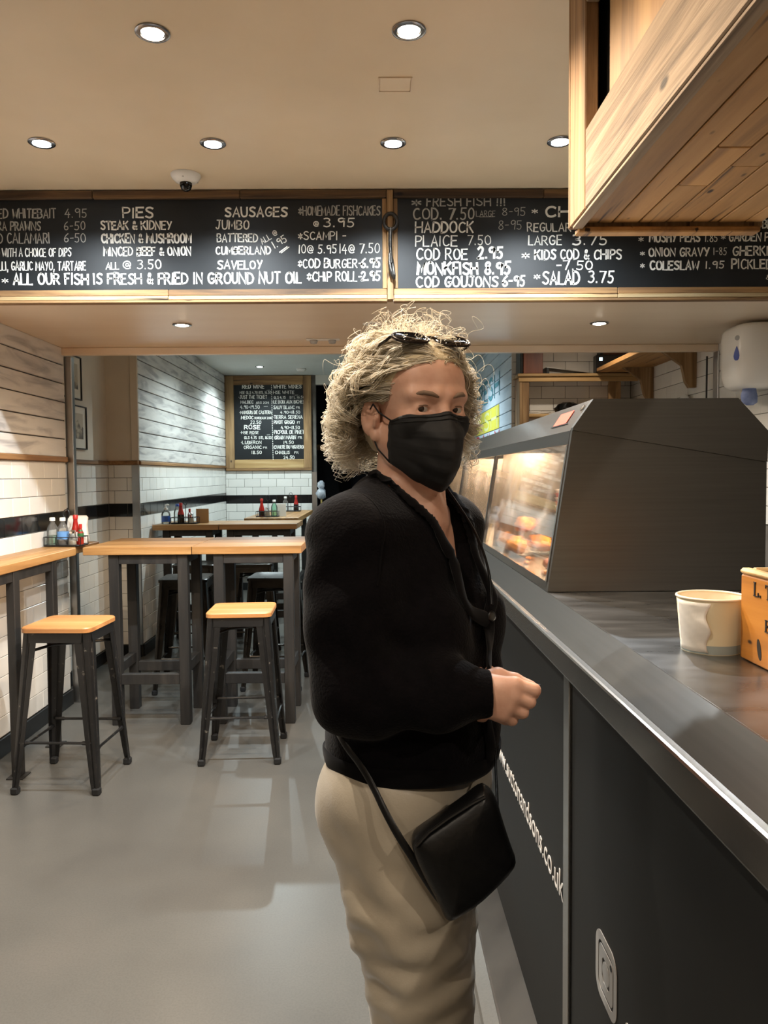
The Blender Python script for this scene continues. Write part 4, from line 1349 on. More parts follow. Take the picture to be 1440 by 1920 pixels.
# torn sticker: wrapped sheet on the left side with a peeled curl
g = G()
na, nz = 14, 12
for j in range(nz + 1):
    for i in range(na + 1):
        a = math.radians(176 + 66 * i / na - 4 * math.sin(j * .9) * (i / na))
        z_ = .004 + .080 * j / nz
        lift = .0012 + (.007 * max(0, math.sin(PI * (j - 3) / 6)) * (i / na) ** 3 if 3 < j < 9 else 0) + .0006 * math.sin(j * 2.1 + i)
        r_ = .0460 + (.0538 - .0460) * z_ / .088 + lift
        g.v.append((r_ * math.cos(a), r_ * math.sin(a), z_))
for j in range(nz):
    for i in range(na):
        q = j * (na + 1) + i
        g.f.append((q, q + 1, q + na + 2, q + na + 1))
o = g.build('torn_sticker', 'paper_white', t, True)
md = o.modifiers.new('thick', 'SOLIDIFY'); md.thickness = .0004

cr = thing('wooden_crate', 'small orange varnished wooden crate with black stencilled letters', 'crate', (.5695, 1.185, 1.1602))
L_, W_, Hc = .34, .24, .142
G().box(0, .012, -L_, 0, .001, Hc - .010, .002).build('side_board', 'wood_crate', cr)
G().box(W_ - .012, W_, -L_, 0, .001, Hc - .010, .002).build('side_board', 'wood_crate', cr)
G().box(.0122, W_ - .0122, -.012, 0, .001, Hc - .010, .002).build('end_board', 'wood_crate', cr)
G().box(.0122, W_ - .0122, -L_, -L_ + .012, .001, Hc - .010, .002).build('end_board', 'wood_crate', cr)
G().box(.0122, W_ - .0122, -L_ + .0122, -.0122, .001, .010).build('base_board', 'wood_crate', cr)
for (a, b, c_, d) in ((-.002, .015, -L_ - .002, .002), (W_ - .015, W_ + .002, -L_ - .002, .002), (.0152, W_ - .0152, -.015, .002), (.0152, W_ - .0152, -L_ - .002, -L_ + .015)):
    autosmooth(G().box(a, b, c_, d, Hc - .0098, Hc, .004).build('top_edge', 'wood_pale_x', cr))
G().box(.0125, W_ - .0125, -L_ + .0125, -.0125, Hc - .035, Hc - .028).build('liner', 'steel_dark', cr)
plain('stencil', '1c140c', 0.7)


def serif(parts, u0, z0, s):
    g = G()
    for (a, b, c_, d) in parts:
        g.box(-.0012, -.0001, -(u0 + b * s), -(u0 + a * s), z0 + c_ * s, z0 + d * s)
    return g


Lp = [(.0, .32, .94, 1.0), (.0, .7, 0, .06), (.08, .24, .05, .95), (.6, .7, .05, .3)]
Tp = [(.0, .8, .92, 1.0), (.32, .48, .05, .93), (.2, .6, 0, .05), (0, .06, .75, .93), (.74, .8, .75, .93)]
Ep = [(.0, .32, .94, 1.0), (.08, .24, .05, .95), (.0, .62, 0, .06), (.2, .6, .93, 1.0), (.24, .45, .47, .53), (.54, .62, .05, .22), (.54, .6, .78, .95), (.4, .45, .38, .62)]
Dot = [(.0, .16, 0, .16)]
sz = .0215
serif(Lp, .041, .104, sz).build('stencil_letter', 'stencil', cr)
serif(Dot, .059, .104, sz).build('stencil_dot', 'stencil', cr)
serif(Tp, .076, .104, sz).build('stencil_letter', 'stencil', cr)
serif(Dot, .096, .104, sz).build('stencil_dot', 'stencil', cr)
serif(Ep, .076, .056, sz * .85).build('stencil_letter', 'stencil', cr)
o = G().prism([(p[0] * .35, p[1]) for p in circle(.016, 18)], 0, -.0006, -.0001).build('burn_mark', 'stencil', cr, loc=(0, -.060, .026))
o.rotation_euler = (math.radians(-14), 0, 0)

# ------------------------------------------------------------------ overhead wooden canopy
KX0, KX1, KY0, KY1, KZ = .532, 1.055, .45, 2.10, 2.112
can = thing('overhead_canopy', 'rough reclaimed timber canopy box hanging from the ceiling over the counter', 'canopy', (KX0, KY0, KZ))


def kb(x0, x1, y0, y1, z0, z1, b=.003):
    return G().box(x0 - KX0, x1 - KX0, y0 - KY0, y1 - KY0, z0 - KZ, z1 - KZ, b)


KT = CEIL - .001
kb(KX0, KX0 + .034, KY1 - .145, KY1, KZ, KT).build('corner_stile', 'wood_canopy_old_z', can)
kb(KX0, KX0 + .034, KY0, KY0 + .145, KZ, KT).build('corner_stile', 'wood_canopy_old_z', can)
kb(KX0 + .001, KX0 + .034, KY0 + .1455, KY1 - .1455, KZ + .001, KZ + .195).build('bottom_rail', 'wood_canopy_old', can)
kb(KX0 + .001, KX0 + .034, KY0 + .1455, KY1 - .1455, KT - .15, KT).build('top_rail', 'wood_canopy_old', can)
kb(KX0 + .060, KX0 + .070, KY0 + .1, KY1 - .05, KZ + .15, KT - .1, .001).build('recess_back', 'black_timber', can)
kb(KX0 + .036, KX0 + .058, KY0 + .20, KY1 - .225, KZ + .150, KT - .10).build('inset_panel', 'wood_panel_z', can)
kb(KX0 + .004, KX0 + .030, KY0 + .01, KY1 - .0145, KZ - .008, KZ - .0005, .001).build('edge_strip', 'wood_canopy_old', can)
# plank underside
xs = [.572, .645, .716, .790, .860, .930, 1.003, 1.050]
for i in range(len(xs) - 1):
    cuts = [KY0 + .02]
    if i == 3:
        cuts += [1.72]
    if i == 2:
        cuts += [1.62, 1.83]
    if i == 5:
        cuts += [1.5]
    cuts.append(KY1 - .004)
    for a, b in zip(cuts[:-1], cuts[1:]):
        kb(xs[i] + .0022, xs[i + 1] - .0022, a + .0006, b - .0006, KZ + .010 + rnd.uniform(0, .002), KZ + .028, .002).build('underside_plank', 'wood_canopy', can)
kb(KX0 + .0345, KX1 - .003, KY0 + .01, KY1 - .003, KZ + .030, KZ + .036, .001).build('plank_backing', 'black_timber', can)
kb(KX1 - .03, KX1, KY0, KY1, KZ + .037, KT).build('rear_side', 'wood_canopy_old', can)
kb(KX0, KX1, KY1 + .0005, KY1 + .02, KZ + .0, KT).build('end_board', 'wood_canopy_old_z', can)
kb(KX0 + .02, KX1 - .012, KY1 - .014, KY1 + .026, KZ - .016, KZ - .0006).build('end_trim', 'wood_canopy', can)
kb(KX0 + .034, KX1 - .03, KY0, KY0 + .02, KZ, KT).build('end_board', 'wood_canopy_old_z', can)


# ------------------------------------------------------------------ hand lettering: single-stroke chalk capitals
# glyph: width, then strokes; a stroke starting with '~' is a smooth curve. Coordinates are tenths: x 0..w*10, y 0..10
GL = {
    'A': (6, '0,0 3,10 6,0|1.2,3.4 4.9,3.4'), 'B': (5.5, '0,0 0,10|~0,10 4.2,9.8 5,7.6 3.6,5.4 0,5.2|~0,5.2 4.4,5 5.5,2.7 4.2,.3 0,0'),
    'C': (5.8, '~5.6,8.6 4,10 1.4,9.2 0,5.4 1,1 3.6,-.1 5.8,1.6'), 'D': (6, '0,0 .2,10|~.2,10 3.8,9.6 6,5.6 4.4,.8 0,0'),
    'E': (5, '5,10 0,10 0,0 5,0|0,5.2 4.2,5.4'), 'F': (4.8, '5,10 0,10 0,0|0,5.2 4,5.4'),
    'G': (6, '~5.6,8.6 4,10 1.4,9.2 0,5.2 1.2,.8 3.8,0 5.6,1.6 5.8,4.4|5.9,4.5 3.4,4.5'),
    'H': (6, '0,10 0,0|6,10 6,0|0,5 6,5.2'), 'I': (1, '.5,10 .5,0'), 'J': (4.6, '1,10 5,10|~3.6,10 3.6,4 3,.6 1.2,0 0,1.8'),
    'K': (5.6, '0,10 0,0|5.2,10 0,4.6|1.6,6 5.6,0'), 'L': (4.8, '0,10 0,0 4.8,0'), 'M': (7, '0,0 .6,10 3.5,3 6.4,10 7,0'),
    'N': (6, '0,0 0,10 5.8,0 6,10'), 'O': (6.2, '~3,10 .8,8.8 0,5 1,1 3.2,0 5.4,1.2 6.2,5 5.2,8.8 3,10'),
    'P': (5.2, '0,0 0,10|~0,10 4.2,9.8 5.2,7.4 3.8,4.8 0,4.4'), 'Q': (6.2, '~3,10 .8,8.8 0,5 1,1 3.2,0 5.4,1.2 6.2,5 5.2,8.8 3,10|4,2.6 6.4,-.8'),
    'R': (5.6, '0,0 0,10|~0,10 4.2,9.8 5.2,7.6 3.8,5 0,4.8|2.2,4.8 5.6,0'),
    'S': (5.4, '~5.2,8.8 3.4,10 .8,9.2 .4,7 2.6,5.4 5,3.8 4.8,1 2.4,-.1 0,1.4'), 'T': (5.6, '0,10 5.8,10|2.9,10 2.8,0'),
    'U': (5.8, '~0,10 .1,3.4 1,.4 3,-.1 5,.8 5.7,3.6 5.8,10'), 'V': (5.8, '0,10 2.9,0 5.8,10'), 'W': (7.6, '0,10 1.9,0 3.8,7 5.7,0 7.6,10'),
    'X': (5.6, '0,10 5.6,0|5.4,10 .2,0'), 'Y': (5.6, '0,10 2.8,5|5.6,10 2,0'), 'Z': (5.4, '0,10 5.2,10 0,0 5.4,0'),
    '0': (5.2, '~2.6,10 .6,8.6 0,5 .8,1 2.6,0 4.6,1.2 5.2,5 4.4,8.8 2.6,10'), '1': (1.4, '.7,10 .7,0'),
    '2': (5.2, '~.2,8 1.6,10 4,9.6 4.8,7.2 3,3.6 0,0|0,0 5.2,.2'), '3': (4.8, '~.2,9.2 2.4,10 4.4,8.6 3.8,6.2 1.8,5.4|~1.8,5.4 4.4,4.6 4.6,1.8 2.4,-.2 0,1'),
    '4': (5.2, '3.2,10 0,3.4 5.2,3.6|3.9,6.4 3.6,-.6'), '5': (5, '5.2,10 1,10 .6,5.6|~.6,5.6 3,6.2 4.8,4.2 4.2,.8 2,-.2 0,1'),
    '6': (5, '~4.2,10 1.6,7.6 .1,3.6 1,.4 3,0 4.8,1.6 4.2,4.2 2.2,4.9 .3,3.2'), '7': (5, '0,10 5,10 1.8,0'),
    '8': (5, '~2.6,5.3 .6,7 1,9.4 2.8,10 4.4,8.8 3.8,6.6 1.2,4.2 .2,2 1.6,.1 3.6,.2 4.8,2.2 3.8,4.2 2.4,5.3'),
    '9': (4.8, '~4.4,8.2 3,9.9 .8,9.2 .2,7 1.4,5.2 3.6,5.8 4.4,8.2|4.5,9 4,0'),
    '&': (5.6, '~5.4,.2 3,3.6 1.2,7 1.8,9.6 3.4,9.4 3.2,7 1,4.4 .2,2 1.6,.1 3.8,1 5.4,4'),
    '@': (7, '~4.8,6.2 3.6,7 2.4,5.6 2.6,3.4 4,3 4.8,4.2 4.9,6.2 5.3,2.6 6.8,3.6 6.9,6.6 5.2,9.4 2.6,9.4 .4,7 .2,3.4 2,.6 4.6,.2 6.4,1.2'),
    '*': (5, '2.5,8.4 2.5,1.4|.2,6.8 4.8,3|.2,3 4.8,6.8'), '!': (1.6, '.8,10 .7,3|.7,.8 .7,0'), '-': (4, '.4,4.8 3.6,5'),
    '.': (1.6, '.7,.8 .8,0'), ',': (1.8, '1,1 .3,-2'), '`': (1.6, '.6,5.4 .9,4.6'), '_': (4, '0,-1.6 4,-1.4'), "'": (1.4, '.6,10 .4,7.6'),
    '^': (5, '1,12 4,13.4'),
}


def chaikin(p, n=2):
    for _ in range(n):
        q = [p[0]]
        for a, b in zip(p[:-1], p[1:]):
            q.append((a[0] * .75 + b[0] * .25, a[1] * .75 + b[1] * .25))
            q.append((a[0] * .25 + b[0] * .75, a[1] * .25 + b[1] * .75))
        q.append(p[-1])
        p = q
    return p


GS = {}
for ch, (wd_, st) in GL.items():
    out = []
    for s_ in st.split('|'):
        sm = s_[0] == '~'
        pts = [tuple(float(c) / 10 for c in q.split(',')) for q in s_.lstrip('~').split()]
        out.append(chaikin(pts) if sm else pts)
    GS[ch] = (wd_ / 10, out)


def ribbon(g, pts, hw_, zoff):
    """flat chalk stroke of half width hw_ in the board plane (x right, z up), zoff towards the viewer (-y)"""
    n = len(pts)
    L, R = [], []
    for i in range(n):
        if i == 0:
            t_ = (pts[1][0] - pts[0][0], pts[1][1] - pts[0][1])
        elif i == n - 1:
            t_ = (pts[-1][0] - pts[-2][0], pts[-1][1] - pts[-2][1])
        else:
            t_ = (pts[i + 1][0] - pts[i - 1][0], pts[i + 1][1] - pts[i - 1][1])
        l = math.hypot(*t_) or 1
        tx, ty = t_[0] / l, t_[1] / l
        e = hw_ * .6 if i in (0, n - 1) else 0
        px = pts[i][0] + (-tx * e if i == 0 else tx * e if i == n - 1 else 0)
        pz = pts[i][1] + (-ty * e if i == 0 else ty * e if i == n - 1 else 0)
        hh_ = hw_
        if 0 < i < n - 1:
            a = (pts[i][0] - pts[i - 1][0], pts[i][1] - pts[i - 1][1])
            b = (pts[i + 1][0] - pts[i][0], pts[i + 1][1] - pts[i][1])
            la, lb = math.hypot(*a) or 1, math.hypot(*b) or 1
            cosang = max(-1, min(1, (a[0] * b[0] + a[1] * b[1]) / (la * lb)))
            hh_ = hw_ * min(1 / max(math.cos(math.acos(cosang) / 2), .55), 1.7)
        L.append((px - ty * hh_, -zoff, pz + tx * hh_))
        R.append((px + ty * hh_, -zoff, pz - tx * hh_))
    v = L + R
    f = [(i, i + n, i + n + 1, i + 1) for i in range(n - 1)]
    g.add(v, f)


def chalk_line(parent, text, x0, x1, zb, h, wgt=.12, mat='chalk', yoff=.0235, tilt=0.0, name='chalk_line', r_=random.Random(3)):
    """one written line, fitted between x0 and x1 (parent-local), baseline zb, cap height h"""
    sp = .20
    total = 0
    lay = []
    for ch in text:
        if ch == ' ':
            total += .42
            continue
        wd_, st = GS[ch]
        s_ = r_.uniform(.93, 1.08)
        lay.append((total, wd_ * s_, st))
        total += wd_ * s_ + sp
    total -= sp
    kx = (x1 - x0) / total
    g = G()
    ca, sa = math.cos(tilt), math.sin(tilt)
    for (u, wd_, st) in lay:
        jz = r_.uniform(-.03, .03) * h
        kh = h * r_.uniform(.90, 1.0)
        sk = r_.uniform(-.04, .06) * h
        bw = wgt * h * r_.uniform(.85, 1.15) * .46
        w0 = wd_ * kx
        base = max(GS_W(st), .1)
        for s_ in st:
            pts = []
            for (x, y) in s_:
                px = u * kx + x / base * w0 * (1 if base > .2 else .5) + y * sk + r_.uniform(-.008, .008) * h
                pz = jz + y * kh + r_.uniform(-.008, .008) * h
                pts.append((x0 + px * ca - pz * sa, zb + px * sa + pz * ca))
            ribbon(g, pts, bw, yoff)
    return g.build(name, mat, parent)


def GS_W(st):
    return max(max(p[0] for p in s_) for s_ in st)


def write(board, rows, yoff):
    """rows: text, left, right, baseline, cap height (metres on the board), stroke weight, tilt, chalk"""
    for (text, x0, x1, zb, h, wgt, tilt, mat) in rows:
        chalk_line(board, text, x0, x1, zb, h, wgt, mat, yoff, tilt)


write(mb1, [
    ('FRIED WHITEBAIT', -0.835, -0.512, 0.386, 0.043, 0.15, 0.0, 'chalk_dim'),
    ('4.95', -0.47, -0.371, 0.388, 0.041, 0.1, 0.0, 'chalk_dim'),
    ('TEMPURA PRAWNS', -0.897, -0.585, 0.331, 0.041, 0.15, 0.0, 'chalk_dim'),
    ('6-50', -0.476, -0.381, 0.332, 0.039, 0.1, 0.0, 'chalk_dim'),
    ('FRIED CALAMARI', -0.863, -0.544, 0.272, 0.049, 0.11, 0.0, 'chalk_dim'),
    ('6-50', -0.478, -0.379, 0.276, 0.041, 0.1, 0.0, 'chalk_dim'),
    ('SERVED WITH A CHOICE OF DIPS', -0.877, -0.448, 0.212, 0.039, 0.13, 0.0, 'chalk'),
    ('CHILLI, GARLIC MAYO, TARTARE', -0.829, -0.383, 0.149, 0.041, 0.13, 0.0, 'chalk'),
    ('*', -0.768, -0.74, 0.089, 0.029, 0.16, 0.0, 'chalk'),
    ('ALL OUR FISH IS FRESH & FRIED IN GROUND NUT OIL', -0.714, 0.611, 0.085, 0.051, 0.17, 0.0, 'chalk'),
    ('PIES', -0.204, -0.067, 0.386, 0.048, 0.17, 0.0, 'chalk'),
    ('STEAK & KIDNEY', -0.306, 0.015, 0.333, 0.039, 0.19, 0.0, 'chalk'),
    ('CHICKEN & MUSHROOM', -0.304, 0.105, 0.272, 0.042, 0.19, 0.0, 'chalk'),
    ('MINCED BEEF & ONION', -0.296, 0.104, 0.214, 0.039, 0.19, 0.0, 'chalk'),
    ('ALL', -0.288, -0.23, 0.152, 0.032, 0.19, 0.0, 'chalk'),
    ('@ 3.50', -0.21, -0.035, 0.154, 0.041, 0.13, 0.0, 'chalk'),
    ('SAUSAGES', 0.266, 0.549, 0.389, 0.043, 0.2, 0.0, 'chalk'),
    ('JUMBO', 0.222, 0.372, 0.332, 0.041, 0.15, 0.0, 'chalk'),
    ('BATTERED', 0.226, 0.412, 0.274, 0.038, 0.16, 0.0, 'chalk'),
    ('CUMBERLAND', 0.22, 0.471, 0.218, 0.036, 0.18, 0.0, 'chalk'),
    ('SAVELOY', 0.226, 0.429, 0.151, 0.039, 0.17, 0.0, 'chalk'),
    ('ALL @', 0.434, 0.518, 0.263, 0.027, 0.13, 0.55, 'chalk'),
    ('1.95', 0.492, 0.559, 0.243, 0.034, 0.14, 0.55, 'chalk'),
    ('-', 0.518, 0.567, 0.209, 0.039, 0.13, 0.62, 'chalk'),
    ('-', 0.526, 0.577, 0.204, 0.039, 0.13, 0.62, 'chalk'),
    ('*HOMEMADE FISHCAKES', 0.603, 0.978, 0.393, 0.044, 0.13, 0.0, 'chalk_dim'),
    ('@', 0.671, 0.694, 0.342, 0.027, 0.15, 0.0, 'chalk'),
    ('3.95', 0.719, 0.859, 0.341, 0.043, 0.15, 0.0, 'chalk'),
    ('*SCAMPI -', 0.601, 0.819, 0.282, 0.038, 0.14, 0.0, 'chalk'),
    ('10@ 5.95', 0.601, 0.776, 0.221, 0.039, 0.12, 0.0, 'chalk'),
    ('14@ 7.50', 0.79, 0.974, 0.22, 0.044, 0.11, 0.0, 'chalk'),
    ('*COD BURGER-', 0.598, 0.891, 0.154, 0.042, 0.14, 0.0, 'chalk'),
    ('6.95', 0.889, 0.976, 0.156, 0.044, 0.19, 0.0, 'chalk'),
    ('*CHIP ROLL-', 0.639, 0.891, 0.093, 0.044, 0.14, 0.0, 'chalk'),
    ('2.95', 0.891, 0.976, 0.095, 0.042, 0.19, 0.0, 'chalk'),
], 0.0232)
write(mb2, [
    ('*', -0.955, -0.913, 0.43, 0.039, 0.2, 0.0, 'chalk_dim'),
    ('FRESH FISH !!!', -0.885, -0.52, 0.434, 0.041, 0.16, 0.0, 'chalk_dim'),
    ('COD. 7.50', -0.947, -0.668, 0.373, 0.053, 0.15, 0.0, 'chalk_dim'),
    ('LARGE', -0.656, -0.569, 0.385, 0.027, 0.1, 0.0, 'chalk_dim'),
    ('_', -0.641, -0.574, 0.387, 0.032, 0.07, 0.0, 'chalk_dim'),
    ('8-95', -0.537, -0.428, 0.389, 0.037, 0.1, 0.0, 'chalk_dim'),
    ('HADDOCK', -0.938, -0.671, 0.312, 0.051, 0.16, 0.0, 'chalk'),
    ('8-95', -0.554, -0.445, 0.326, 0.042, 0.08, 0.0, 'chalk_dim'),
    ('PLAICE', -0.938, -0.745, 0.25, 0.049, 0.12, 0.0, 'chalk'),
    ('7.50', -0.698, -0.589, 0.256, 0.044, 0.1, 0.0, 'chalk'),
    ('COD ROE', -0.934, -0.698, 0.189, 0.051, 0.14, 0.0, 'chalk'),
    ('2.95', -0.649, -0.535, 0.195, 0.054, 0.2, 0.0, 'chalk'),
    ('MONKFISH', -0.929, -0.651, 0.122, 0.056, 0.2, 0.0, 'chalk'),
    ('8.95', -0.617, -0.5, 0.122, 0.056, 0.19, 0.0, 'chalk'),
    ('COD GOUJONS', -0.935, -0.557, 0.064, 0.048, 0.18, 0.0, 'chalk'),
    ('6-95', -0.535, -0.433, 0.067, 0.049, 0.17, 0.0, 'chalk'),
    ('*', -0.398, -0.371, 0.394, 0.029, 0.2, 0.0, 'chalk'),
    ('CHIPS', -0.334, -0.073, 0.383, 0.048, 0.2, 0.0, 'chalk'),
    ('REGULAR', -0.418, -0.217, 0.316, 0.039, 0.14, 0.0, 'chalk'),
    ('LARGE', -0.413, -0.259, 0.255, 0.044, 0.14, 0.0, 'chalk'),
    ('3.75', -0.207, -0.048, 0.254, 0.047, 0.16, 0.0, 'chalk'),
    ('*', -0.445, -0.41, 0.189, 0.035, 0.17, 0.0, 'chalk'),
    ('KIDS COD & CHIPS', -0.383, 0.02, 0.188, 0.046, 0.17, 0.0, 'chalk'),
    ('-7.50', -0.284, -0.117, 0.141, 0.042, 0.15, 0.0, 'chalk'),
    ('*', -0.388, -0.361, 0.094, 0.029, 0.17, 0.0, 'chalk'),
    ('SALAD', -0.346, -0.176, 0.074, 0.061, 0.16, 0.0, 'chalk'),
    ('3.75', -0.134, -0.017, 0.08, 0.054, 0.13, 0.0, 'chalk'),
    ('*', 0.099, 0.121, 0.265, 0.029, 0.17, 0.0, 'chalk'),
    ('MUSHY PEAS', 0.151, 0.386, 0.266, 0.042, 0.18, 0.0, 'chalk'),
    ('1.85', 0.411, 0.468, 0.266, 0.037, 0.1, 0.0, 'chalk'),
    ('*', 0.485, 0.505, 0.273, 0.025, 0.15, 0.0, 'chalk'),
    ('GARDEN PEAS', 0.523, 0.78, 0.268, 0.039, 0.16, 0.0, 'chalk'),
    ('*', 0.107, 0.127, 0.202, 0.024, 0.2, 0.0, 'chalk'),
    ('ONION GRAVY', 0.149, 0.429, 0.2, 0.039, 0.19, 0.0, 'chalk'),
    ('1-85', 0.451, 0.511, 0.205, 0.034, 0.1, 0.0, 'chalk'),
    ('GHERKIN', 0.541, 0.736, 0.202, 0.044, 0.17, 0.0, 'chalk'),
    ('*', 0.108, 0.127, 0.143, 0.027, 0.2, 0.0, 'chalk'),
    ('COLESLAW', 0.155, 0.382, 0.138, 0.041, 0.2, 0.0, 'chalk'),
    ('1.95', 0.415, 0.5, 0.143, 0.034, 0.18, 0.0, 'chalk'),
    ('PICKLED', 0.537, 0.725, 0.141, 0.044, 0.17, 0.0, 'chalk'),
    ('EGG', 0.737, 0.795, 0.139, 0.044, 0.17, 0.0, 'chalk'),
    ('BEANS', 0.679, 0.792, 0.326, 0.039, 0.16, 0.0, 'chalk'),
    ('&', 0.698, 0.723, 0.091, 0.024, 0.16, 0.0, 'chalk'),
], 0.0232)
write(wine, [
    ('RED WINE', -0.323, -0.05, 1.03, 0.049, 0.2, 0.0, 'chalk'),
    ('HSE GLS 4.70 BTL 16.50', -0.355, 0.038, 0.962, 0.033, 0.14, 0.0, 'chalk'),
    ('`JUST THE TICKET', -0.369, -0.016, 0.901, 0.044, 0.14, 0.0, 'chalk'),
    ('MALBEC', -0.347, -0.188, 0.841, 0.037, 0.16, 0.0, 'chalk'),
    ('ARG 2014', -0.155, 0.008, 0.836, 0.03, 0.14, 0.0, 'chalk'),
    ('4.90-19.50', -0.353, -0.111, 0.777, 0.043, 0.12, 0.0, 'chalk'),
    ('`MARQUIS DE CASTERA', -0.363, 0.038, 0.71, 0.042, 0.16, 0.0, 'chalk'),
    ('MEDOC', -0.343, -0.192, 0.645, 0.042, 0.18, 0.0, 'chalk'),
    ('BORDEAUX 2010', -0.175, 0.036, 0.644, 0.029, 0.17, 0.0, 'chalk'),
    ('22.50', -0.228, -0.095, 0.586, 0.043, 0.13, 0.0, 'chalk'),
    ('ROSE', -0.305, -0.109, 0.52, 0.051, 0.22, 0.0, 'chalk'),
    ('`HSE ROSE', -0.357, -0.129, 0.459, 0.035, 0.16, 0.0, 'chalk'),
    ('GLS 4.75', -0.31, -0.153, 0.396, 0.034, 0.16, 0.0, 'chalk'),
    ('BTL 16.50', -0.123, 0.034, 0.395, 0.033, 0.16, 0.0, 'chalk'),
    ('`LUBERON', -0.351, -0.093, 0.333, 0.04, 0.17, 0.0, 'chalk'),
    ('ORGANIC', -0.315, -0.095, 0.272, 0.04, 0.17, 0.0, 'chalk'),
    ('FR', -0.071, -0.024, 0.273, 0.024, 0.17, 0.0, 'chalk'),
    ('18.50', -0.218, -0.095, 0.207, 0.04, 0.15, 0.0, 'chalk'),
    ('WHITE WINES', 0.071, 0.42, 1.028, 0.045, 0.2, 0.0, 'chalk'),
    ('`HSE WHITE', 0.05, 0.326, 0.96, 0.038, 0.16, 0.0, 'chalk'),
    ('GLS 4.75', 0.071, 0.218, 0.898, 0.034, 0.15, 0.0, 'chalk'),
    ('BTL 16.50', 0.274, 0.456, 0.9, 0.033, 0.13, 0.0, 'chalk'),
    ('`LE BOIX AUX BICHES', 0.054, 0.455, 0.839, 0.042, 0.16, 0.0, 'chalk'),
    ('SAUV BLANC', 0.067, 0.329, 0.77, 0.042, 0.16, 0.0, 'chalk'),
    ('FR', 0.352, 0.394, 0.773, 0.026, 0.16, 0.0, 'chalk'),
    ('4.90-18.50', 0.151, 0.397, 0.711, 0.036, 0.15, 0.0, 'chalk'),
    ('`TERRA SERENA', 0.056, 0.429, 0.647, 0.043, 0.16, 0.0, 'chalk'),
    ('PINOT GRIGIO', 0.069, 0.326, 0.584, 0.043, 0.17, 0.0, 'chalk'),
    ('FT', 0.362, 0.395, 0.585, 0.026, 0.16, 0.0, 'chalk'),
    ('4.90-18.50', 0.157, 0.391, 0.518, 0.038, 0.16, 0.0, 'chalk'),
    ('`PICPOUL DE PINET', 0.058, 0.446, 0.456, 0.048, 0.16, 0.0, 'chalk'),
    ('GRAIN MARIN', 0.073, 0.342, 0.39, 0.045, 0.18, 0.0, 'chalk'),
    ('FR', 0.37, 0.418, 0.394, 0.028, 0.16, 0.0, 'chalk'),
    ('19.50', 0.187, 0.312, 0.331, 0.039, 0.15, 0.0, 'chalk'),
    ('`CHARTE DU VIGNERON', 0.054, 0.46, 0.271, 0.043, 0.18, 0.0, 'chalk'),
    ('CHABLIS', 0.079, 0.26, 0.204, 0.04, 0.17, 0.0, 'chalk'),
    ('FR', 0.321, 0.372, 0.205, 0.028, 0.16, 0.0, 'chalk'),
    ('24.50', 0.183, 0.318, 0.139, 0.043, 0.17, 0.0, 'chalk'),
    ('^', -0.238, -0.18, 0.436, 0.009, 0.3, 0.0, 'chalk'),
    ('^', -0.032, 0.024, 0.994, 0.011, 0.3, 0.0, 'chalk'),
    ('^', -0.04, 0.016, 0.434, 0.01, 0.3, 0.0, 'chalk'),
    ('^', 0.321, 0.377, 0.931, 0.009, 0.3, 0.0, 'chalk'),
    ('^', -0.073, -0.008, 0.792, 0.009, 0.3, 0.0, 'chalk'),
], 0.0135)
g = G()
for k in range(34):
    a, z_ = 0.044 + (0.0070) * k / 33, 1.075 + (-0.9310) * k / 33
    ribbon(g, [(a, z_), (a, z_ - .014)], .0035, .0135)
o = g.build('dotted_divider', 'chalk', wine)
o['kind'] = 'stuff'


# painted lettering on the pale blue plank wall (faces -x, reads from far to near)
plain('paint_teal', '4f8796', 0.7)
plain('paint_yellow', 'cfc84a', 0.7)
plain('paint_red', 'b24a52', 0.7)
plain('paint_white', 'cdd39a', 0.7)


def wall_word(text, y_far, y_near, zb, h, wgt, mat):
    tot = sum(GS[c][0] + .2 for c in text) - .2
    g = G()
    u = 0
    k = (y_far - y_near) / tot
    for c in text:
        wd_, st = GS[c]
        for s_ in st:
            ribbon(g, [((u + x) * k, y * h) for (x, y) in s_], wgt * h / 2, 0)
        u += wd_ + .2
    o = g.build('painted_word', mat, wf)
    o.data.transform(Matrix(((0, 1, 0, XF - .0030), (-1, 0, 0, y_far), (0, 0, 1, zb), (0, 0, 0, 1))))
    return o


wall_word('FRESH', 8.85, 7.16, 2.195, .20, .20, 'paint_teal')
for k in range(2):
    o = G().box(XF - .0028, XF - .0022, 7.18, 8.85, 1.9965 - .1145 * k, 1.9965 - .1145 * k + .107).build('painted_panel', 'paint_yellow', wf)
wall_word('FISH', 8.75, 7.30, 1.905, .17, .16, 'paint_white')
wall_word('DAILY', 8.75, 7.16, 1.765, .095, .24, 'paint_red')


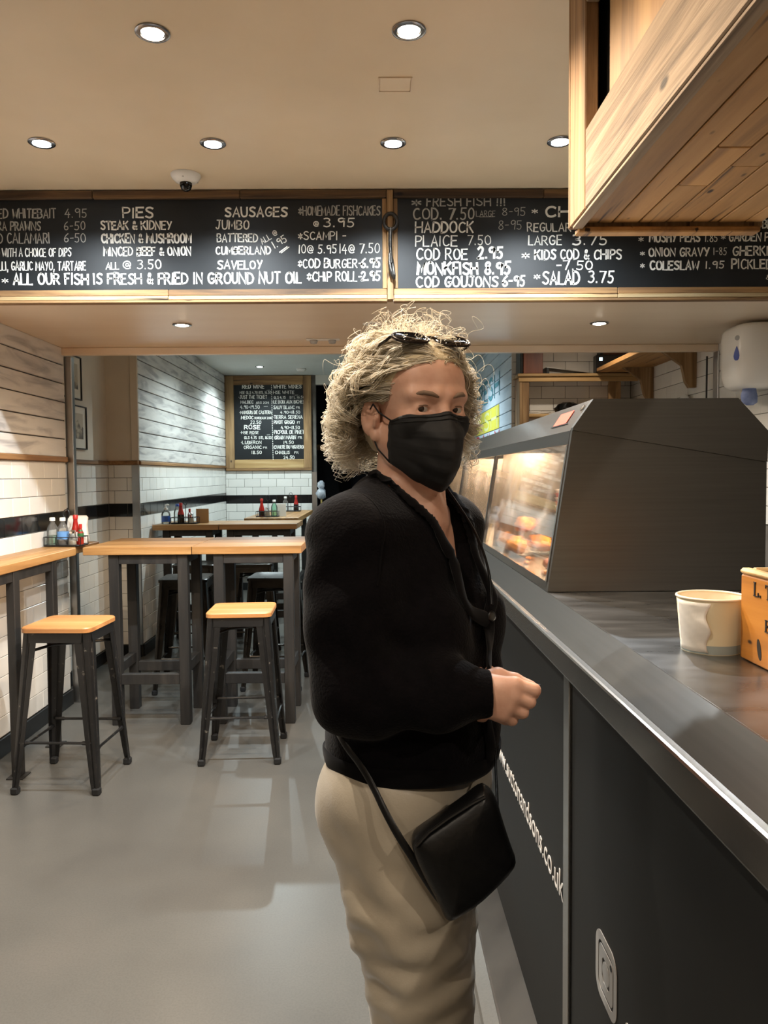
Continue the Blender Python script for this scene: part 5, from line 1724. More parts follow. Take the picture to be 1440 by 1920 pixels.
# ------------------------------------------------------------------ the woman: distance-field modelling
class Vol:
    def __init__(s, xs, ys, zs):
        s.x, s.y, s.z = (np.asarray(a, np.float32) for a in (xs, ys, zs))
        s.D = np.full((len(s.x), len(s.y), len(s.z)), 1.0, np.float32)

    def sub(s, lo, hi):
        sl = []
        for a, l, h in ((s.x, lo[0], hi[0]), (s.y, lo[1], hi[1]), (s.z, lo[2], hi[2])):
            i, j = np.searchsorted(a, l), np.searchsorted(a, h)
            sl.append(slice(max(i - 1, 0), min(j + 1, len(a))))
        sl = tuple(sl)
        return sl, s.x[sl[0]][:, None, None], s.y[sl[1]][None, :, None], s.z[sl[2]][None, None, :]

    def mix(s, sl, d, k, cut):
        a = s.D[sl]
        if a.size == 0:
            return
        if cut:
            d = -d
            if k > 0:
                h = np.clip(.5 - .5 * (d - a) / k, 0, 1)
                s.D[sl] = d * (1 - h) + a * h + k * h * (1 - h)
            else:
                s.D[sl] = np.maximum(a, d)
        else:
            if k > 0:
                h = np.clip(.5 + .5 * (d - a) / k, 0, 1)
                s.D[sl] = d * (1 - h) + a * h - k * h * (1 - h)
            else:
                s.D[sl] = np.minimum(a, d)

    def ell(s, c, r, ax=None, k=.01, cut=False):
        """ellipsoid; ax = three unit axes (rows)"""
        c = np.asarray(c, float)
        m = max(r) + .05
        sl, X, Y, Z = s.sub(c - m, c + m)
        X, Y, Z = X - c[0], Y - c[1], Z - c[2]
        if ax is None:
            P = (X, Y, Z)
        else:
            P = [X * a[0] + Y * a[1] + Z * a[2] for a in ax]
        k0 = np.sqrt(sum((p / q) ** 2 for p, q in zip(P, r)))
        k1 = np.sqrt(sum((p / q ** 2) ** 2 for p, q in zip(P, r))) + 1e-9
        s.mix(sl, k0 * (k0 - 1) / k1, k, cut)

    def cone(s, a, b, r1, r2, k=.01, cut=False):
        a, b = np.asarray(a, float), np.asarray(b, float)
        m = max(r1, r2) + .05
        sl, X, Y, Z = s.sub(np.minimum(a, b) - m, np.maximum(a, b) + m)
        ba = b - a
        L2 = float(ba @ ba) + 1e-12
        t_ = np.clip(((X - a[0]) * ba[0] + (Y - a[1]) * ba[1] + (Z - a[2]) * ba[2]) / L2, 0, 1)
        d = np.sqrt((X - a[0] - t_ * ba[0]) ** 2 + (Y - a[1] - t_ * ba[1]) ** 2 + (Z - a[2] - t_ * ba[2]) ** 2) - (r1 + (r2 - r1) * t_)
        s.mix(sl, d, k, cut)

    def chain(s, pts, rs, k=.01):
        for i in range(len(pts) - 1):
            s.cone(pts[i], pts[i + 1], rs[i], rs[i + 1], k)

    def mesh(s):
        D = s.D
        ins = D < 0
        n = ins[:-1, :-1, :-1].astype(np.int8)
        tot = np.zeros_like(n)
        for i in (0, 1):
            for j in (0, 1):
                for l in (0, 1):
                    tot += ins[i:D.shape[0] - 1 + i, j:D.shape[1] - 1 + j, l:D.shape[2] - 1 + l]
        cells = np.argwhere((tot > 0) & (tot < 8))
        idm = np.full(tot.shape, -1, np.int32)
        idm[cells[:, 0], cells[:, 1], cells[:, 2]] = np.arange(len(cells))
        acc = np.zeros((len(cells), 3))
        cnt = np.zeros(len(cells))
        co = [(i, j, l) for i in (0, 1) for j in (0, 1) for l in (0, 1)]
        val = {}
        pos = {}
        for c in co:
            q = cells + np.array(c)
            val[c] = D[q[:, 0], q[:, 1], q[:, 2]].astype(float)
            pos[c] = np.stack([s.x[q[:, 0]], s.y[q[:, 1]], s.z[q[:, 2]]], 1).astype(float)
        for c in co:
            for ax in range(3):
                if c[ax] == 0:
                    d = list(c); d[ax] = 1; d = tuple(d)
                    m = (val[c] < 0) != (val[d] < 0)
                    t_ = val[c][m] / (val[c][m] - val[d][m])
                    acc[m] += pos[c][m] + (pos[d][m] - pos[c][m]) * t_[:, None]
                    cnt[m] += 1
        V = acc / cnt[:, None]
        F = []
        for ax in range(3):
            o = [k_ for k_ in range(3) if k_ != ax]
            sl0 = [slice(1, -1)] * 3; sl1 = [slice(1, -1)] * 3
            sl0[ax] = slice(0, -1); sl1[ax] = slice(1, None)
            a, b = ins[tuple(sl0)], ins[tuple(sl1)]
            e = np.argwhere(a != b)
            fl = a[e[:, 0], e[:, 1], e[:, 2]]
            e = e + np.array([0 if k_ == ax else 1 for k_ in range(3)])
            q = []
            for (i, j) in ((0, 0), (-1, 0), (-1, -1), (0, -1)):
                p = e.copy()
                p[:, o[0]] += i; p[:, o[1]] += j
                q.append(idm[p[:, 0], p[:, 1], p[:, 2]])
            q = np.stack(q, 1)
            flip = fl if ax != 1 else ~fl
            q[~flip] = q[~flip][:, ::-1]
            F.append(q)
        F = np.concatenate(F)
        F = F[(F >= 0).all(1)]
        return V, F


def np_mesh(name, V, F, mat, parent=None, smooth=True):
    me = bpy.data.meshes.new(name)
    me.vertices.add(len(V))
    me.vertices.foreach_set('co', np.asarray(V, np.float32).ravel())
    k_ = F.shape[1]
    me.loops.add(F.size)
    me.loops.foreach_set('vertex_index', F.ravel().astype(np.int32))
    me.polygons.add(len(F))
    me.polygons.foreach_set('loop_start', np.arange(0, F.size, k_, dtype=np.int32))
    me.update(calc_edges=True)
    me.validate()
    me.materials.append(MATS[mat])
    if smooth:
        me.polygons.foreach_set('use_smooth', [True] * len(me.polygons))
    o = bpy.data.objects.new(name, me)
    C.objects.link(o)
    if parent:
        o.parent = parent
    return o


def relax(V, F, it=2, lam=.5):
    """a light Laplacian smooth"""
    E_ = np.concatenate([F[:, [0, 1]], F[:, [1, 2]], F[:, [2, 3]], F[:, [3, 0]]])
    for _ in range(it):
        a = np.zeros_like(V); c = np.zeros(len(V))
        np.add.at(a, E_[:, 0], V[E_[:, 1]]); np.add.at(c, E_[:, 0], 1)
        np.add.at(a, E_[:, 1], V[E_[:, 0]]); np.add.at(c, E_[:, 1], 1)
        V = V + lam * (a / np.maximum(c, 1)[:, None] - V)
    return V


def axis(*seg):
    """piecewise spacing: (start, end, step), ..."""
    out = []
    for a, b, st in seg:
        out += list(np.arange(a, b - 1e-6, st))
    out.append(seg[-1][1])
    return np.array(out)


# frames: torso turned to the counter, head turned to the viewer
TO = np.array([.062, 1.335, 0])
ph = math.radians(35)
tf = np.array([math.cos(ph), -math.sin(ph), 0]); tr = np.array([-math.sin(ph), -math.cos(ph), 0]); up = np.array([0, 0, 1.0])


def TW_(f, r, z):
    return TO + tf * f + tr * r + up * z


HC = np.array([.0724, 1.330, 1.563])
ps = math.radians(26)
hf = np.array([math.sin(ps), -math.cos(ps), 0]); hr = np.array([-math.cos(ps), -math.sin(ps), 0])
tl = math.radians(4)  # chin slightly down
hu = up * math.cos(tl) + hf * math.sin(tl)
hf = hf * math.cos(tl) - up * math.sin(tl)


def HW(r, f, u):
    return HC + hr * r + hf * f + hu * u


HAX = (hr, hf, hu)
TAX = (tf, tr, up)

# material of the woman
noisy('skin', [(0.3, 'c4957e'), (0.55, 'd0a38c'), (0.8, 'd8ae98')], nscale=30, detail=4, rough=0.48, randoff=False, bump=0.12, bscale=260, bdist=.001)
MATS['skin'].node_tree.nodes['Principled BSDF'].inputs['Subsurface Weight'].default_value = 0.12
MATS['skin'].node_tree.nodes['Principled BSDF'].inputs['Subsurface Radius'].default_value = (.012, .005, .003)
noisy('wool_black', [(0.3, '070608'), (0.7, '0c0a0d')], nscale=60, detail=5, rough=0.95, sheen=0.05, spec=0.08, bump=0.5, bscale=220, bdist=.003, randoff=False)
noisy('rib_black', [(0.3, '060507'), (0.7, '0a090b')], nscale=90, rough=0.95, sheen=0.06, spec=0.1, randoff=False)
plain('jersey_black', '0b0b0c', 0.6)
noisy('satin_beige', [(0.3, '9d9382'), (0.55, 'aba190'), (0.8, 'b8ae9c')], nscale=7, detail=3, rough=0.34, sheen=0.15, randoff=False, bump=0.25, bscale=320, bdist=.001)
noisy('leather_black', [(0.3, '070708'), (0.7, '0d0d0e')], nscale=40, rough=0.38, bump=0.25, bscale=120, bdist=.002, randoff=False, spec=0.35)
noisy('mask_black', [(0.3, '08080a'), (0.7, '0e0e10')], nscale=90, rough=0.7, randoff=False, bump=0.2, bdist=.001)
plain('mask_loop', '08080a', 0.8)
plain('eye_white', 'b9b0a6', 0.25)
plain('eye_iris', '2b2019', 0.12)
plain('brow_hair', '7d6654', 0.8)
plain('shoe_dark', '1a1918', 0.6)
m, nt, bs = nmat('hair_blonde')
oi = nt.nodes.new('ShaderNodeNewGeometry')
cr = nt.nodes.new('ShaderNodeValToRGB')
e = cr.color_ramp.elements
e.new(.5)
for i, (p, c) in enumerate(((0.0, 'd6cbb4'), (0.5, 'ebe2cf'), (1.0, 'f8f3e7'))):
    e[i].position = p; e[i].color = rgb(c)
nt.links.new(oi.outputs['Random Per Island'], cr.inputs['Fac'])
nt.links.new(cr.outputs['Color'], bs.inputs['Base Color'])
bs.inputs['Roughness'].default_value = 0.42
tb = nt.nodes.new('ShaderNodeBsdfTranslucent')
mxs = nt.nodes.new('ShaderNodeMixShader')
mxs.inputs[0].default_value = 0.5
nt.links.new(cr.outputs['Color'], tb.inputs['Color'])
nt.links.new(bs.outputs[0], mxs.inputs[1])
nt.links.new(tb.outputs[0], mxs.inputs[2])
tpb = nt.nodes.new('ShaderNodeBsdfTransparent')
mx2 = nt.nodes.new('ShaderNodeMixShader')
mx2.inputs[0].default_value = 0.30
nt.links.new(mxs.outputs[0], mx2.inputs[1])
nt.links.new(tpb.outputs[0], mx2.inputs[2])
nt.links.new(mx2.outputs[0], nt.nodes['Material Output'].inputs[0])
bs.inputs['Specular IOR Level'].default_value = 0.6
plain('hair_root', 'c2b394', 0.7)

wo = thing('person', 'woman with curly blonde hair in black face mask, black cardigan and beige trousers beside the counter', 'person', (.06, 1.33, 0))
wo['label'] = 'person in black face mask, black cardigan and beige trousers standing at the counter'


def wparent(o, par=None):
    """parent with world-space mesh data kept in place"""
    o.parent = par or wo
    if par is None:
        o.location = (-.06, -1.33, 0)
    return o


# joints
SHR = TW_(-.012, .165, 1.345); SHL = TW_(-.012, -.165, 1.345)
ELR = np.array([-.040, 1.165, 1.118]); WRR = np.array([.125, 1.150, 1.118])
ELL = np.array([.145, 1.475, 1.11]); WRL = np.array([.180, 1.325, 1.098])
LEGR = [np.array(p) for p in ((.022, 1.262, .90), (.050, 1.240, .74), (.070, 1.222, .61), (.074, 1.215, .49), (.062, 1.235, .10))]
LEGL = [np.array(p) for p in ((.106, 1.405, .90), (.092, 1.410, .74), (.084, 1.410, .61), (.078, 1.405, .49), (.066, 1.425, .10))]

# ---- body (one continuous surface)
v = Vol(axis((-.17, -.05, .006), (-.05, .26, .0024), (.26, .30, .006)), axis((1.06, 1.10, .005), (1.10, 1.45, .0026), (1.45, 1.58, .006)),
        axis((-.01, 1.03, .008), (1.03, 1.155, .0025), (1.155, 1.42, .006), (1.42, 1.69, .0022)))
# torso
v.ell(TW_(-.01, 0, .92), (.095, .150, .13), TAX, .05)
v.ell(TW_(-.005, 0, 1.08), (.085, .128, .16), TAX, .05)
v.ell(TW_(-.01, 0, 1.24), (.092, .142, .15), TAX, .05)
v.ell(TW_(-.015, 0, 1.355), (.055, .155, .045), TAX, .05)
for s_ in (1, -1):
    v.ell(TW_(.068, .068 * s_, 1.205), (.058, .058, .06), TAX, .03)
    v.cone(TW_(-.02, .03 * s_, 1.42), TW_(-.015, .15 * s_, 1.375), .026, .030, .04)      # trapezius
    v.cone(TW_(.045, .018 * s_, 1.375), TW_(.0, .14 * s_, 1.395), .011, .010, .014)      # collar bones
# neck
NB = TW_(-.012, 0, 1.36)
v.cone(NB, HW(0, -.025, -.06), .056, .052, .03)
for s_ in (1, -1):
    v.cone(HW(.055 * s_, -.022, -.045), TW_(.052, .014 * s_, 1.368), .013, .0095, .010)   # neck cords
v.cone(HW(0, .03, -.115), TW_(.045, 0, 1.37), .020, .016, .03)
# head
v.ell(HW(0, -.014, .034), (.0735, .092, .078), HAX, .02)
v.ell(HW(0, .042, .040), (.060, .046, .052), HAX, .03)
v.ell(HW(0, .034, -.032), (.058, .058, .074), HAX, .03)
v.ell(HW(0, .060, -.096), (.030, .030, .024), HAX, .03)
for s_ in (1, -1):
    v.cone(HW(.052 * s_, -.004, -.050), HW(.018 * s_, .060, -.098), .018, .016, .03)
    v.ell(HW(.036 * s_, .060, -.024), (.024, .024, .022), HAX, .02)
    v.cone(HW(.012 * s_, .0885, .021), HW(.046 * s_, .070, .021), .0105, .0105, .012)
    v.ell(HW(.032 * s_, .100, -.001), (.020, .016, .0125), HAX, .012, cut=True)
    EC = HW(.032 * s_, .0725, -.001)
    v.ell(EC, (.0150, .0140, .0135), HAX, .006)                                             # lids
    v.ell(HW(.032 * s_, .0885, -.0026), (.0134, .010, .0047), HAX, .003, cut=True)          # eye opening
    v.cone(HW(.020 * s_, .082, -.013), HW(.044 * s_, .072, -.012), .0045, .004, .008)       # lower lid fold
v.cone(HW(0, .087, .006), HW(0, .108, -.034), .0085, .0115, .012)
for s_ in (1, -1):
    v.ell(HW(.0115 * s_, .0995, -.039), (.009, .011, .008), HAX, .008)
v.ell(HW(0, .095, -.066), (.022, .012, .008), HAX, .008)
for s_ in (1, -1):   # ears
    ea = (hr * s_ * .86 + hf * .51, hf * .86 - hr * s_ * .51, hu)
    v.ell(HW(.0800 * s_, -.014, -.016), (.0075, .0190, .032), ea, .006)
    v.ell(HW(.0868 * s_, -.0085, -.012), (.0065, .0125, .0215), ea, .003, cut=True)
    v.ell(HW(.0815 * s_, -.0165, -.012), (.0055, .0045, .0150), ea, .003)
    v.ell(HW(.0765 * s_, -.002, -.047), (.006, .0085, .010), ea, .006)
    v.cone(HW(.080 * s_, .003, -.020), HW(.079 * s_, .001, -.030), .004, .004, .004)
# arms
v.chain([SHR, ELR, WRR], [.046, .037, .027], .03)
v.chain([SHL, ELL, WRL], [.046, .037, .027], .03)


def hand(w_, M, curl):
    """palm and five fingers given as joint chains"""
    for pts, rs in M:
        v.chain([np.array(p) for p in pts], rs, .006)


MC = [(.206, 1.128, 1.137), (.203, 1.124, 1.122), (.197, 1.126, 1.106), (.189, 1.130, 1.092)]
for k_, p in enumerate(MC):
    v.cone(WRR + np.array([.02, -.004, .012 - .009 * k_]), p, .017, .0128 - .0006 * k_, .012)
v.ell((.165, 1.150, 1.117), (.038, .016, .030), None, .015)
FI = [[MC[0], (.2345, 1.128, 1.1285), (.2370, 1.150, 1.1165), (.2200, 1.164, 1.1120)],
      [MC[1], (.2270, 1.128, 1.1115), (.2230, 1.154, 1.1020), (.2020, 1.160, 1.1040)],
      [MC[2], (.2175, 1.131, 1.0945), (.2110, 1.156, 1.0870), (.1910, 1.159, 1.0910)],
      [MC[3], (.2030, 1.136, 1.0815), (.1960, 1.156, 1.0755), (.1800, 1.157, 1.0800)]]
for k_, c in enumerate(FI):
    r0 = (.0100, .0102, .0096, .0086)[k_]
    v.chain([np.array(p) for p in c], [r0 + .0006, r0, r0 * .9, r0 * .78], .0035)
v.chain([np.array(p) for p in ((.150, 1.162, 1.132), (.188, 1.176, 1.138), (.214, 1.172, 1.132), (.236, 1.158, 1.1265))], [.016, .0125, .0105, .0085], .006)
# left hand, loosely curled
LC = [(.190, 1.282, 1.116), (.194, 1.278, 1.102), (.192, 1.276, 1.089), (.186, 1.278, 1.077)]
for k_, p in enumerate(LC):
    v.cone(WRL + np.array([.004, -.010, .012 - .008 * k_]), p, .016, .012, .012)
    a = np.array(p)
    v.chain([a, a + np.array([.006, -.034, -.008]), a + np.array([-.014, -.048, -.020]), a + np.array([-.030, -.038, -.024])], [.0098, .0092, .0085, .0075], .0035)
v.chain([WRL + np.array([-.006, -.02, .01]), (.168, 1.268, 1.118), (.168, 1.244, 1.116)], [.014, .0115, .009], .006)
# legs, feet
v.chain(LEGR, [.088, .076, .060, .052, .040], .04)
v.chain(LEGL, [.088, .076, .064, .056, .040], .04)
for L in (LEGR, LEGL):
    v.chain([L[-1] + np.array([-.01, 0, -.045]), L[-1] + tf * .11 + up * -.065], [.038, .030], .03)
V, F = v.mesh()
body = wparent(np_mesh('body', V, F, 'skin'))
del v

# eyes
for s_ in (1, -1):
    c = HW(.032 * s_, .0735, -.001)
    g = G().lathe([(.0001, -.0118), (.006, -.0102), (.0102, -.0059), (.0118, 0), (.0102, .0059), (.006, .0102), (.0001, .0118)], n=18)
    o = wparent(g.build('eye', 'eye_white', None, True))
    gz = Vector(np.array([0, 0, 1.47]) - c).normalized()
    R_ = gz.to_track_quat('Z', 'Y').to_matrix().to_4x4()
    o.data.transform(Matrix.Translation(Vector(c)) @ R_)
    g = G().lathe([(.0001, .0124), (.003, .0122), (.0052, .0110), (.0055, .0104)], n=16)
    p = g.build('iris', 'eye_iris', o, True)
    p.data.transform(Matrix.Translation(Vector(c)) @ R_)
    # brow
    pts = [HW(x_ * s_, f_, u_) for (x_, f_, u_) in ((.013, .0970, .0180), (.024, .0955, .0225), (.036, .0885, .0245), (.048, .0770, .0215), (.054, .0695, .0175))]
    g = G().tube(pts, [.0024, .0038, .0040, .0030, .0012], 8)
    o = wparent(g.build('eyebrow', 'brow_hair', None, True))
    # upper lash line
    pts = [HW((.032 + .0128 * math.sin(a)) * s_, .0725 + .0138 * math.cos(a) , -.0015 + .0062 * math.cos(a * .9)) for a in [-1.2 + 2.4 * q / 8 for q in range(9)]]
    o = wparent(G().tube(pts, .0010, 6).build('lash_line', 'brow_hair', None, True))

# ---- face mask
from mathutils.kdtree import KDTree
hv = body.data
nv = len(hv.vertices)
bco = np.empty(nv * 3, np.float32); hv.vertices.foreach_get('co', bco); bco = bco.reshape(-1, 3)
hsel = np.where(bco[:, 2] > 1.40)[0]
hkd = KDTree(len(hsel))
for i in hsel:
    hkd.insert(bco[i], int(i))
hkd.balance()
bno = np.empty(nv * 3, np.float32)
hv.vertex_normals.foreach_get('vector', bno)
bno = bno.reshape(-1, 3)
if np.mean(np.einsum('ij,ij->i', bno[hsel], bco[hsel] - np.array(HC))) < 0:
    bno = -bno


def off_skin(p, gap):
    for _ in range(3):
        co, i, d = hkd.find(Vector(p))
        k_ = float((p - bco[i]) @ bno[i])
        if k_ < gap:
            p = p + bno[i] * (gap - k_)
    return p


def mask_pt(s_, w_, off=0.0):
    ut = -.006 - .014 * abs(s_) ** 1.3
    ub = -.136 + .046 * abs(s_) ** 1.5
    u = ut + (ub - ut) * w_
    prof = np.interp(w_, [0, .18, .32, .55, .75, .9, 1], [.104, .122, .131, .129, .120, .106, .090])
    side = np.interp(w_, [0, .5, 1], [.036, .030, .022])
    a = abs(s_)
    f = side + (prof - side) * (1 - a ** 1.75)
    r = .069 * (s_ * (1 - .10 * w_)) * (1 + .05 * math.sin(PI * w_))
    pl = .0022 * (abs(((w_ * 4.2) % 1) - .5) * 2 - .5) * (1 if .12 < w_ < .92 else 0)
    cre = .0015 * math.sin(a * 9 + w_ * 14) * (a > .25)
    return off_skin(HW(r, f + pl + cre + off, u), .0035 + off)


g = G()
NU, NV = 41, 61
for j in range(NV):
    for i in range(NU):
        g.v.append(tuple(mask_pt(-1 + 2 * i / (NU - 1), j / (NV - 1))))
for j in range(NV - 1):
    for i in range(NU - 1):
        q = j * NU + i
        g.f.append((q, q + NU, q + NU + 1, q + 1))
mask = wparent(g.build('face_mask', 'mask_black', None, True))
md = mask.modifiers.new('thick', 'SOLIDIFY'); md.thickness = .0016; md.offset = 1
for w_ in (.035, .085):
    o = G().tube([mask_pt(-1 + 2 * i / 40, w_, .0012) for i in range(41)], .0007, 5).build('stitch_line', 'mask_loop', mask, True)
for s_ in (1, -1):
    for (w_, e0) in ((.02, (.0805, -.004, .006)), (.98, (.0785, -.008, -.047))):
        a = mask_pt(s_ * .985, w_, .001)
        b = HW(e0[0] * s_, e0[1], e0[2])
        c = HW(.076 * s_, -.026, -.018)
        mid = (a + b) / 2 + hr * s_ * .006
        o = G().tube([a, mid, b, (b + c) / 2 + hr * s_ * .004, c], .0014, 6).build('ear_loop', 'mask_loop', mask, True)

# ---- trousers
v = Vol(axis((-.16, .26, .0055)), axis((1.10, 1.56, .0055)), axis((.05, 1.02, .006)))
v.ell(TW_(-.012, 0, .93), (.112, .165, .14), TAX, .03)
for s_ in (1, -1):
    v.ell(TW_(-.058, .072 * s_, .875), (.078, .082, .10), TAX, .04)
v.chain(LEGR, [.104, .094, .076, .074, .085], .045)
v.chain(LEGL, [.108, .100, .092, .088, .088], .045)
X, Y, Z = v.x[:, None, None], v.y[None, :, None], v.z[None, None, :]
# fabric folds: hanging diagonals below the seat and cross creases at the thigh
u1 = X * .75 - Y * .66
wr_ = (.0034 * np.sin(95 * Z + 60 * u1 + 2.2 * np.sin(18 * u1 + 7 * Z)) * np.exp(-((Z - .72) / .13) ** 2)
       + .0040 * np.sin(58 * u1 + 22 * Z + 1.5 * np.sin(14 * Z)) * np.exp(-((Z - .60) / .30) ** 2)
       + .0030 * np.sin(130 * Z - 75 * u1 + 3 * np.sin(25 * u1)) * np.exp(-((Z - .66) / .10) ** 2))
wr_ = np.where(wr_ > 0, wr_ * 1.3, wr_ * .8)
v.D += wr_.astype(np.float32)
cut = np.maximum(np.maximum(Z - 1.0, .075 - Z), -9)
v.D = np.maximum(v.D, cut.astype(np.float32) + 0 * v.D)
V, F = v.mesh()
tro = wparent(np_mesh('trousers', relax(V, F, 1, .4), F, 'satin_beige'))
del v
# pocket welt and seam
pk = [TW_(-.012, .168, .965), TW_(-.004, .176, .93), TW_(.002, .180, .89)]
for L in (LEGR, LEGL):
    a = L[-1]
    rings = []
    for (d_, w_, z0, z1) in ((-.085, .030, .0, .05), (-.06, .040, 0, .075), (0, .042, 0, .080), (.07, .046, 0, .055), (.125, .044, 0, .045), (.155, .028, 0, .036)):
        c = np.array([a[0], a[1], 0]) + tf * d_
        rings.append([tuple(c + tr * (w_ * math.cos(q)) + up * ((z0 + z1) / 2 + (z1 - z0) / 2 * math.sin(q))) for q in [2 * PI * k_ / 16 for k_ in range(16)]])
    wparent(autosmooth(G().loft(rings).build('shoe', 'shoe_dark', None), 60))

# ---- camisole
v = Vol(axis((-.12, .25, .005)), axis((1.14, 1.54, .005)), axis((.96, 1.46, .005)))
v.ell(TW_(-.01, 0, 1.0), (.098, .142, .16), TAX, .05)
v.ell(TW_(-.008, 0, 1.10), (.092, .134, .16), TAX, .05)
v.ell(TW_(-.010, 0, 1.24), (.0985, .148, .155), TAX, .05)
v.ell(TW_(-.015, 0, 1.355), (.061, .160, .050), TAX, .05)
for s_ in (1, -1):
    v.ell(TW_(.068, .068 * s_, 1.205), (.064, .062, .066), TAX, .03)
X, Y, Z = v.x[:, None, None], v.y[None, :, None], v.z[None, None, :]
rr = (X - TO[0]) * tr[0] + (Y - TO[1]) * tr[1]
ff = (X - TO[0]) * tf[0] + (Y - TO[1]) * tf[1]
neckline = 1.300 + np.clip(np.abs(rr + .012) - .030, 0, .2) * 3.0
v.D = np.maximum(v.D, ((Z - neckline) * .5).astype(np.float32))
V, F = v.mesh()
wparent(np_mesh('camisole', relax(V, F, 1), F, 'jersey_black'))
del v

# ---- cardigan
v = Vol(axis((-.16, .29, .0042)), axis((1.05, 1.60, .0045)), axis((.93, 1.47, .0042)))
v.ell(TW_(.004, 0, 1.00), (.142, .172, .14), TAX, .05)
v.ell(TW_(.006, 0, 1.12), (.126, .162, .16), TAX, .06)
v.ell(TW_(-.012, 0, 1.26), (.112, .168, .15), TAX, .06)
v.ell(TW_(-.016, 0, 1.345), (.080, .165, .060), TAX, .07)
for s_ in (1, -1):
    v.ell(TW_(.072, .072 * s_, 1.195), (.068, .070, .078), TAX, .04)
    v.cone(TW_(-.028, .040 * s_, 1.425), TW_(-.018, .15 * s_, 1.362), .030, .040, .06)
v.cone(TW_(-.045, -.05, 1.405), TW_(-.045, .05, 1.405), .034, .034, .03)
v.cone(SHR, (SHR + ELR) / 2, .056, .058, .07)
v.cone((SHR + ELR) / 2 + np.array([-.004, 0, 0]), ELR, .058, .056, .05)
v.cone(ELR, WRR + np.array([-.03, 0, 0]), .056, .050, .04)
v.cone(WRR + np.array([-.03, 0, 0]), WRR + np.array([.040, -.004, 0]), .050, .039, .03)
v.chain([SHL, (SHL + ELL) / 2, ELL], [.064, .060, .056], .03)
v.cone(ELL, WRL, .056, .042, .02)
# drape and folds
X, Y, Z = v.x[:, None, None], v.y[None, :, None], v.z[None, None, :]
rr = (X - TO[0]) * tr[0] + (Y - TO[1]) * tr[1]
ff = (X - TO[0]) * tf[0] + (Y - TO[1]) * tf[1]
fold = (.0040 * np.sin(52 * Z + 40 * X + 2 * np.sin(20 * X)) * np.exp(-((X - .0) / .10) ** 2 - ((Z - 1.16) / .09) ** 2)
        + .0035 * np.sin(70 * X - 30 * Z + 1.7 * np.sin(16 * Z)) * np.exp(-((Z - 1.11) / .05) ** 2)
        + .0035 * np.sin(44 * rr + 26 * Z) * np.exp(-((Z - 1.02) / .07) ** 2)
        + .0030 * np.sin(60 * (Z - .8 * ff)) * np.exp(-((Z - 1.30) / .08) ** 2))
v.D += fold.astype(np.float32)
# armhole seam
# V opening and hem
wdg = np.maximum(np.maximum(np.abs(rr + .006) - (.004 + np.clip(Z - 1.235, 0, 1) * .40), -(ff - .0)), 1.235 - Z) * .85
v.D = np.maximum(v.D, -wdg.astype(np.float32))
nk = np.sqrt((ff + .008) ** 2 + rr ** 2) - (.062 + np.clip(Z - 1.40, 0, .1) * .15)
nk = np.maximum(nk, 1.385 - Z)
v.D = np.maximum(v.D, -nk.astype(np.float32))
hem = .958 - .012 * np.cos(3 * rr / .17) + .004 * np.sin(30 * rr)
v.D = np.maximum(v.D, ((hem - Z)).astype(np.float32))
# hollow cuffs
wv = WRR + np.array([.055, -.004, 0])
v.ell(wv + np.array([.025, 0, 0]), (.040, .055, .055), None, .004, cut=True)
v.cone(wv + np.array([-.035, 0, 0]), wv + np.array([.03, 0, 0]), .026, .030, .003, cut=True)
V, F = v.mesh()
card = wparent(np_mesh('cardigan', relax(V, F, 1, .4), F, 'wool_black'))
CARD_V = V
del v
# nearest-surface helper for trims laid on the cardigan
kd = KDTree(len(V))
for i, p in enumerate(V):
    kd.insert(p, i)
kd.balance()
me_n = np.zeros((len(V), 3))
e1 = V[F[:, 2]] - V[F[:, 0]]; e2 = V[F[:, 3]] - V[F[:, 1]]
fn = np.cross(e1, e2)
for k_ in range(4):
    np.add.at(me_n, F[:, k_], fn)
me_n /= np.linalg.norm(me_n, axis=1)[:, None] + 1e-9
if np.mean(np.einsum('ij,ij->i', me_n, V - V.mean(0))) < 0:
    me_n = -me_n


def lay(p, off=.004):
    co, i, d = kd.find(Vector(p))
    return V[i] + me_n[i] * off


def band(name, pts, wid, thick, mat, par, n=60):
    """ribbed band following the surface"""
    pts = [np.array(p) for p in pts]
    seg = [0]
    for a, b in zip(pts[:-1], pts[1:]):
        seg.append(seg[-1] + np.linalg.norm(b - a))
    P = [np.array([np.interp(q, seg, [p[k_] for p in pts]) for k_ in range(3)]) for q in np.linspace(0, seg[-1], n)]
    P = [lay(p, thick) for p in P]
    for _ in range(9):
        P = [P[0]] + [(P[i - 1] + 2 * P[i] + P[i + 1]) / 4 for i in range(1, n - 1)] + [P[-1]]
    rings = []
    for i, p in enumerate(P):
        t_ = P[min(i + 1, n - 1)] - P[max(i - 1, 0)]
        t_ /= np.linalg.norm(t_) + 1e-9
        _, j, _ = kd.find(Vector(p))
        nn = me_n[j] - t_ * (me_n[j] @ t_)
        nn /= np.linalg.norm(nn) + 1e-9
        s_ = np.cross(t_, nn)
        rings.append([tuple(p + s_ * wid * math.cos(q) + nn * thick * math.sin(q)) for q in [2 * PI * k2 / 12 for k2 in range(12)]])
    return autosmooth(G().loft(rings).build(name, mat, par), 60)


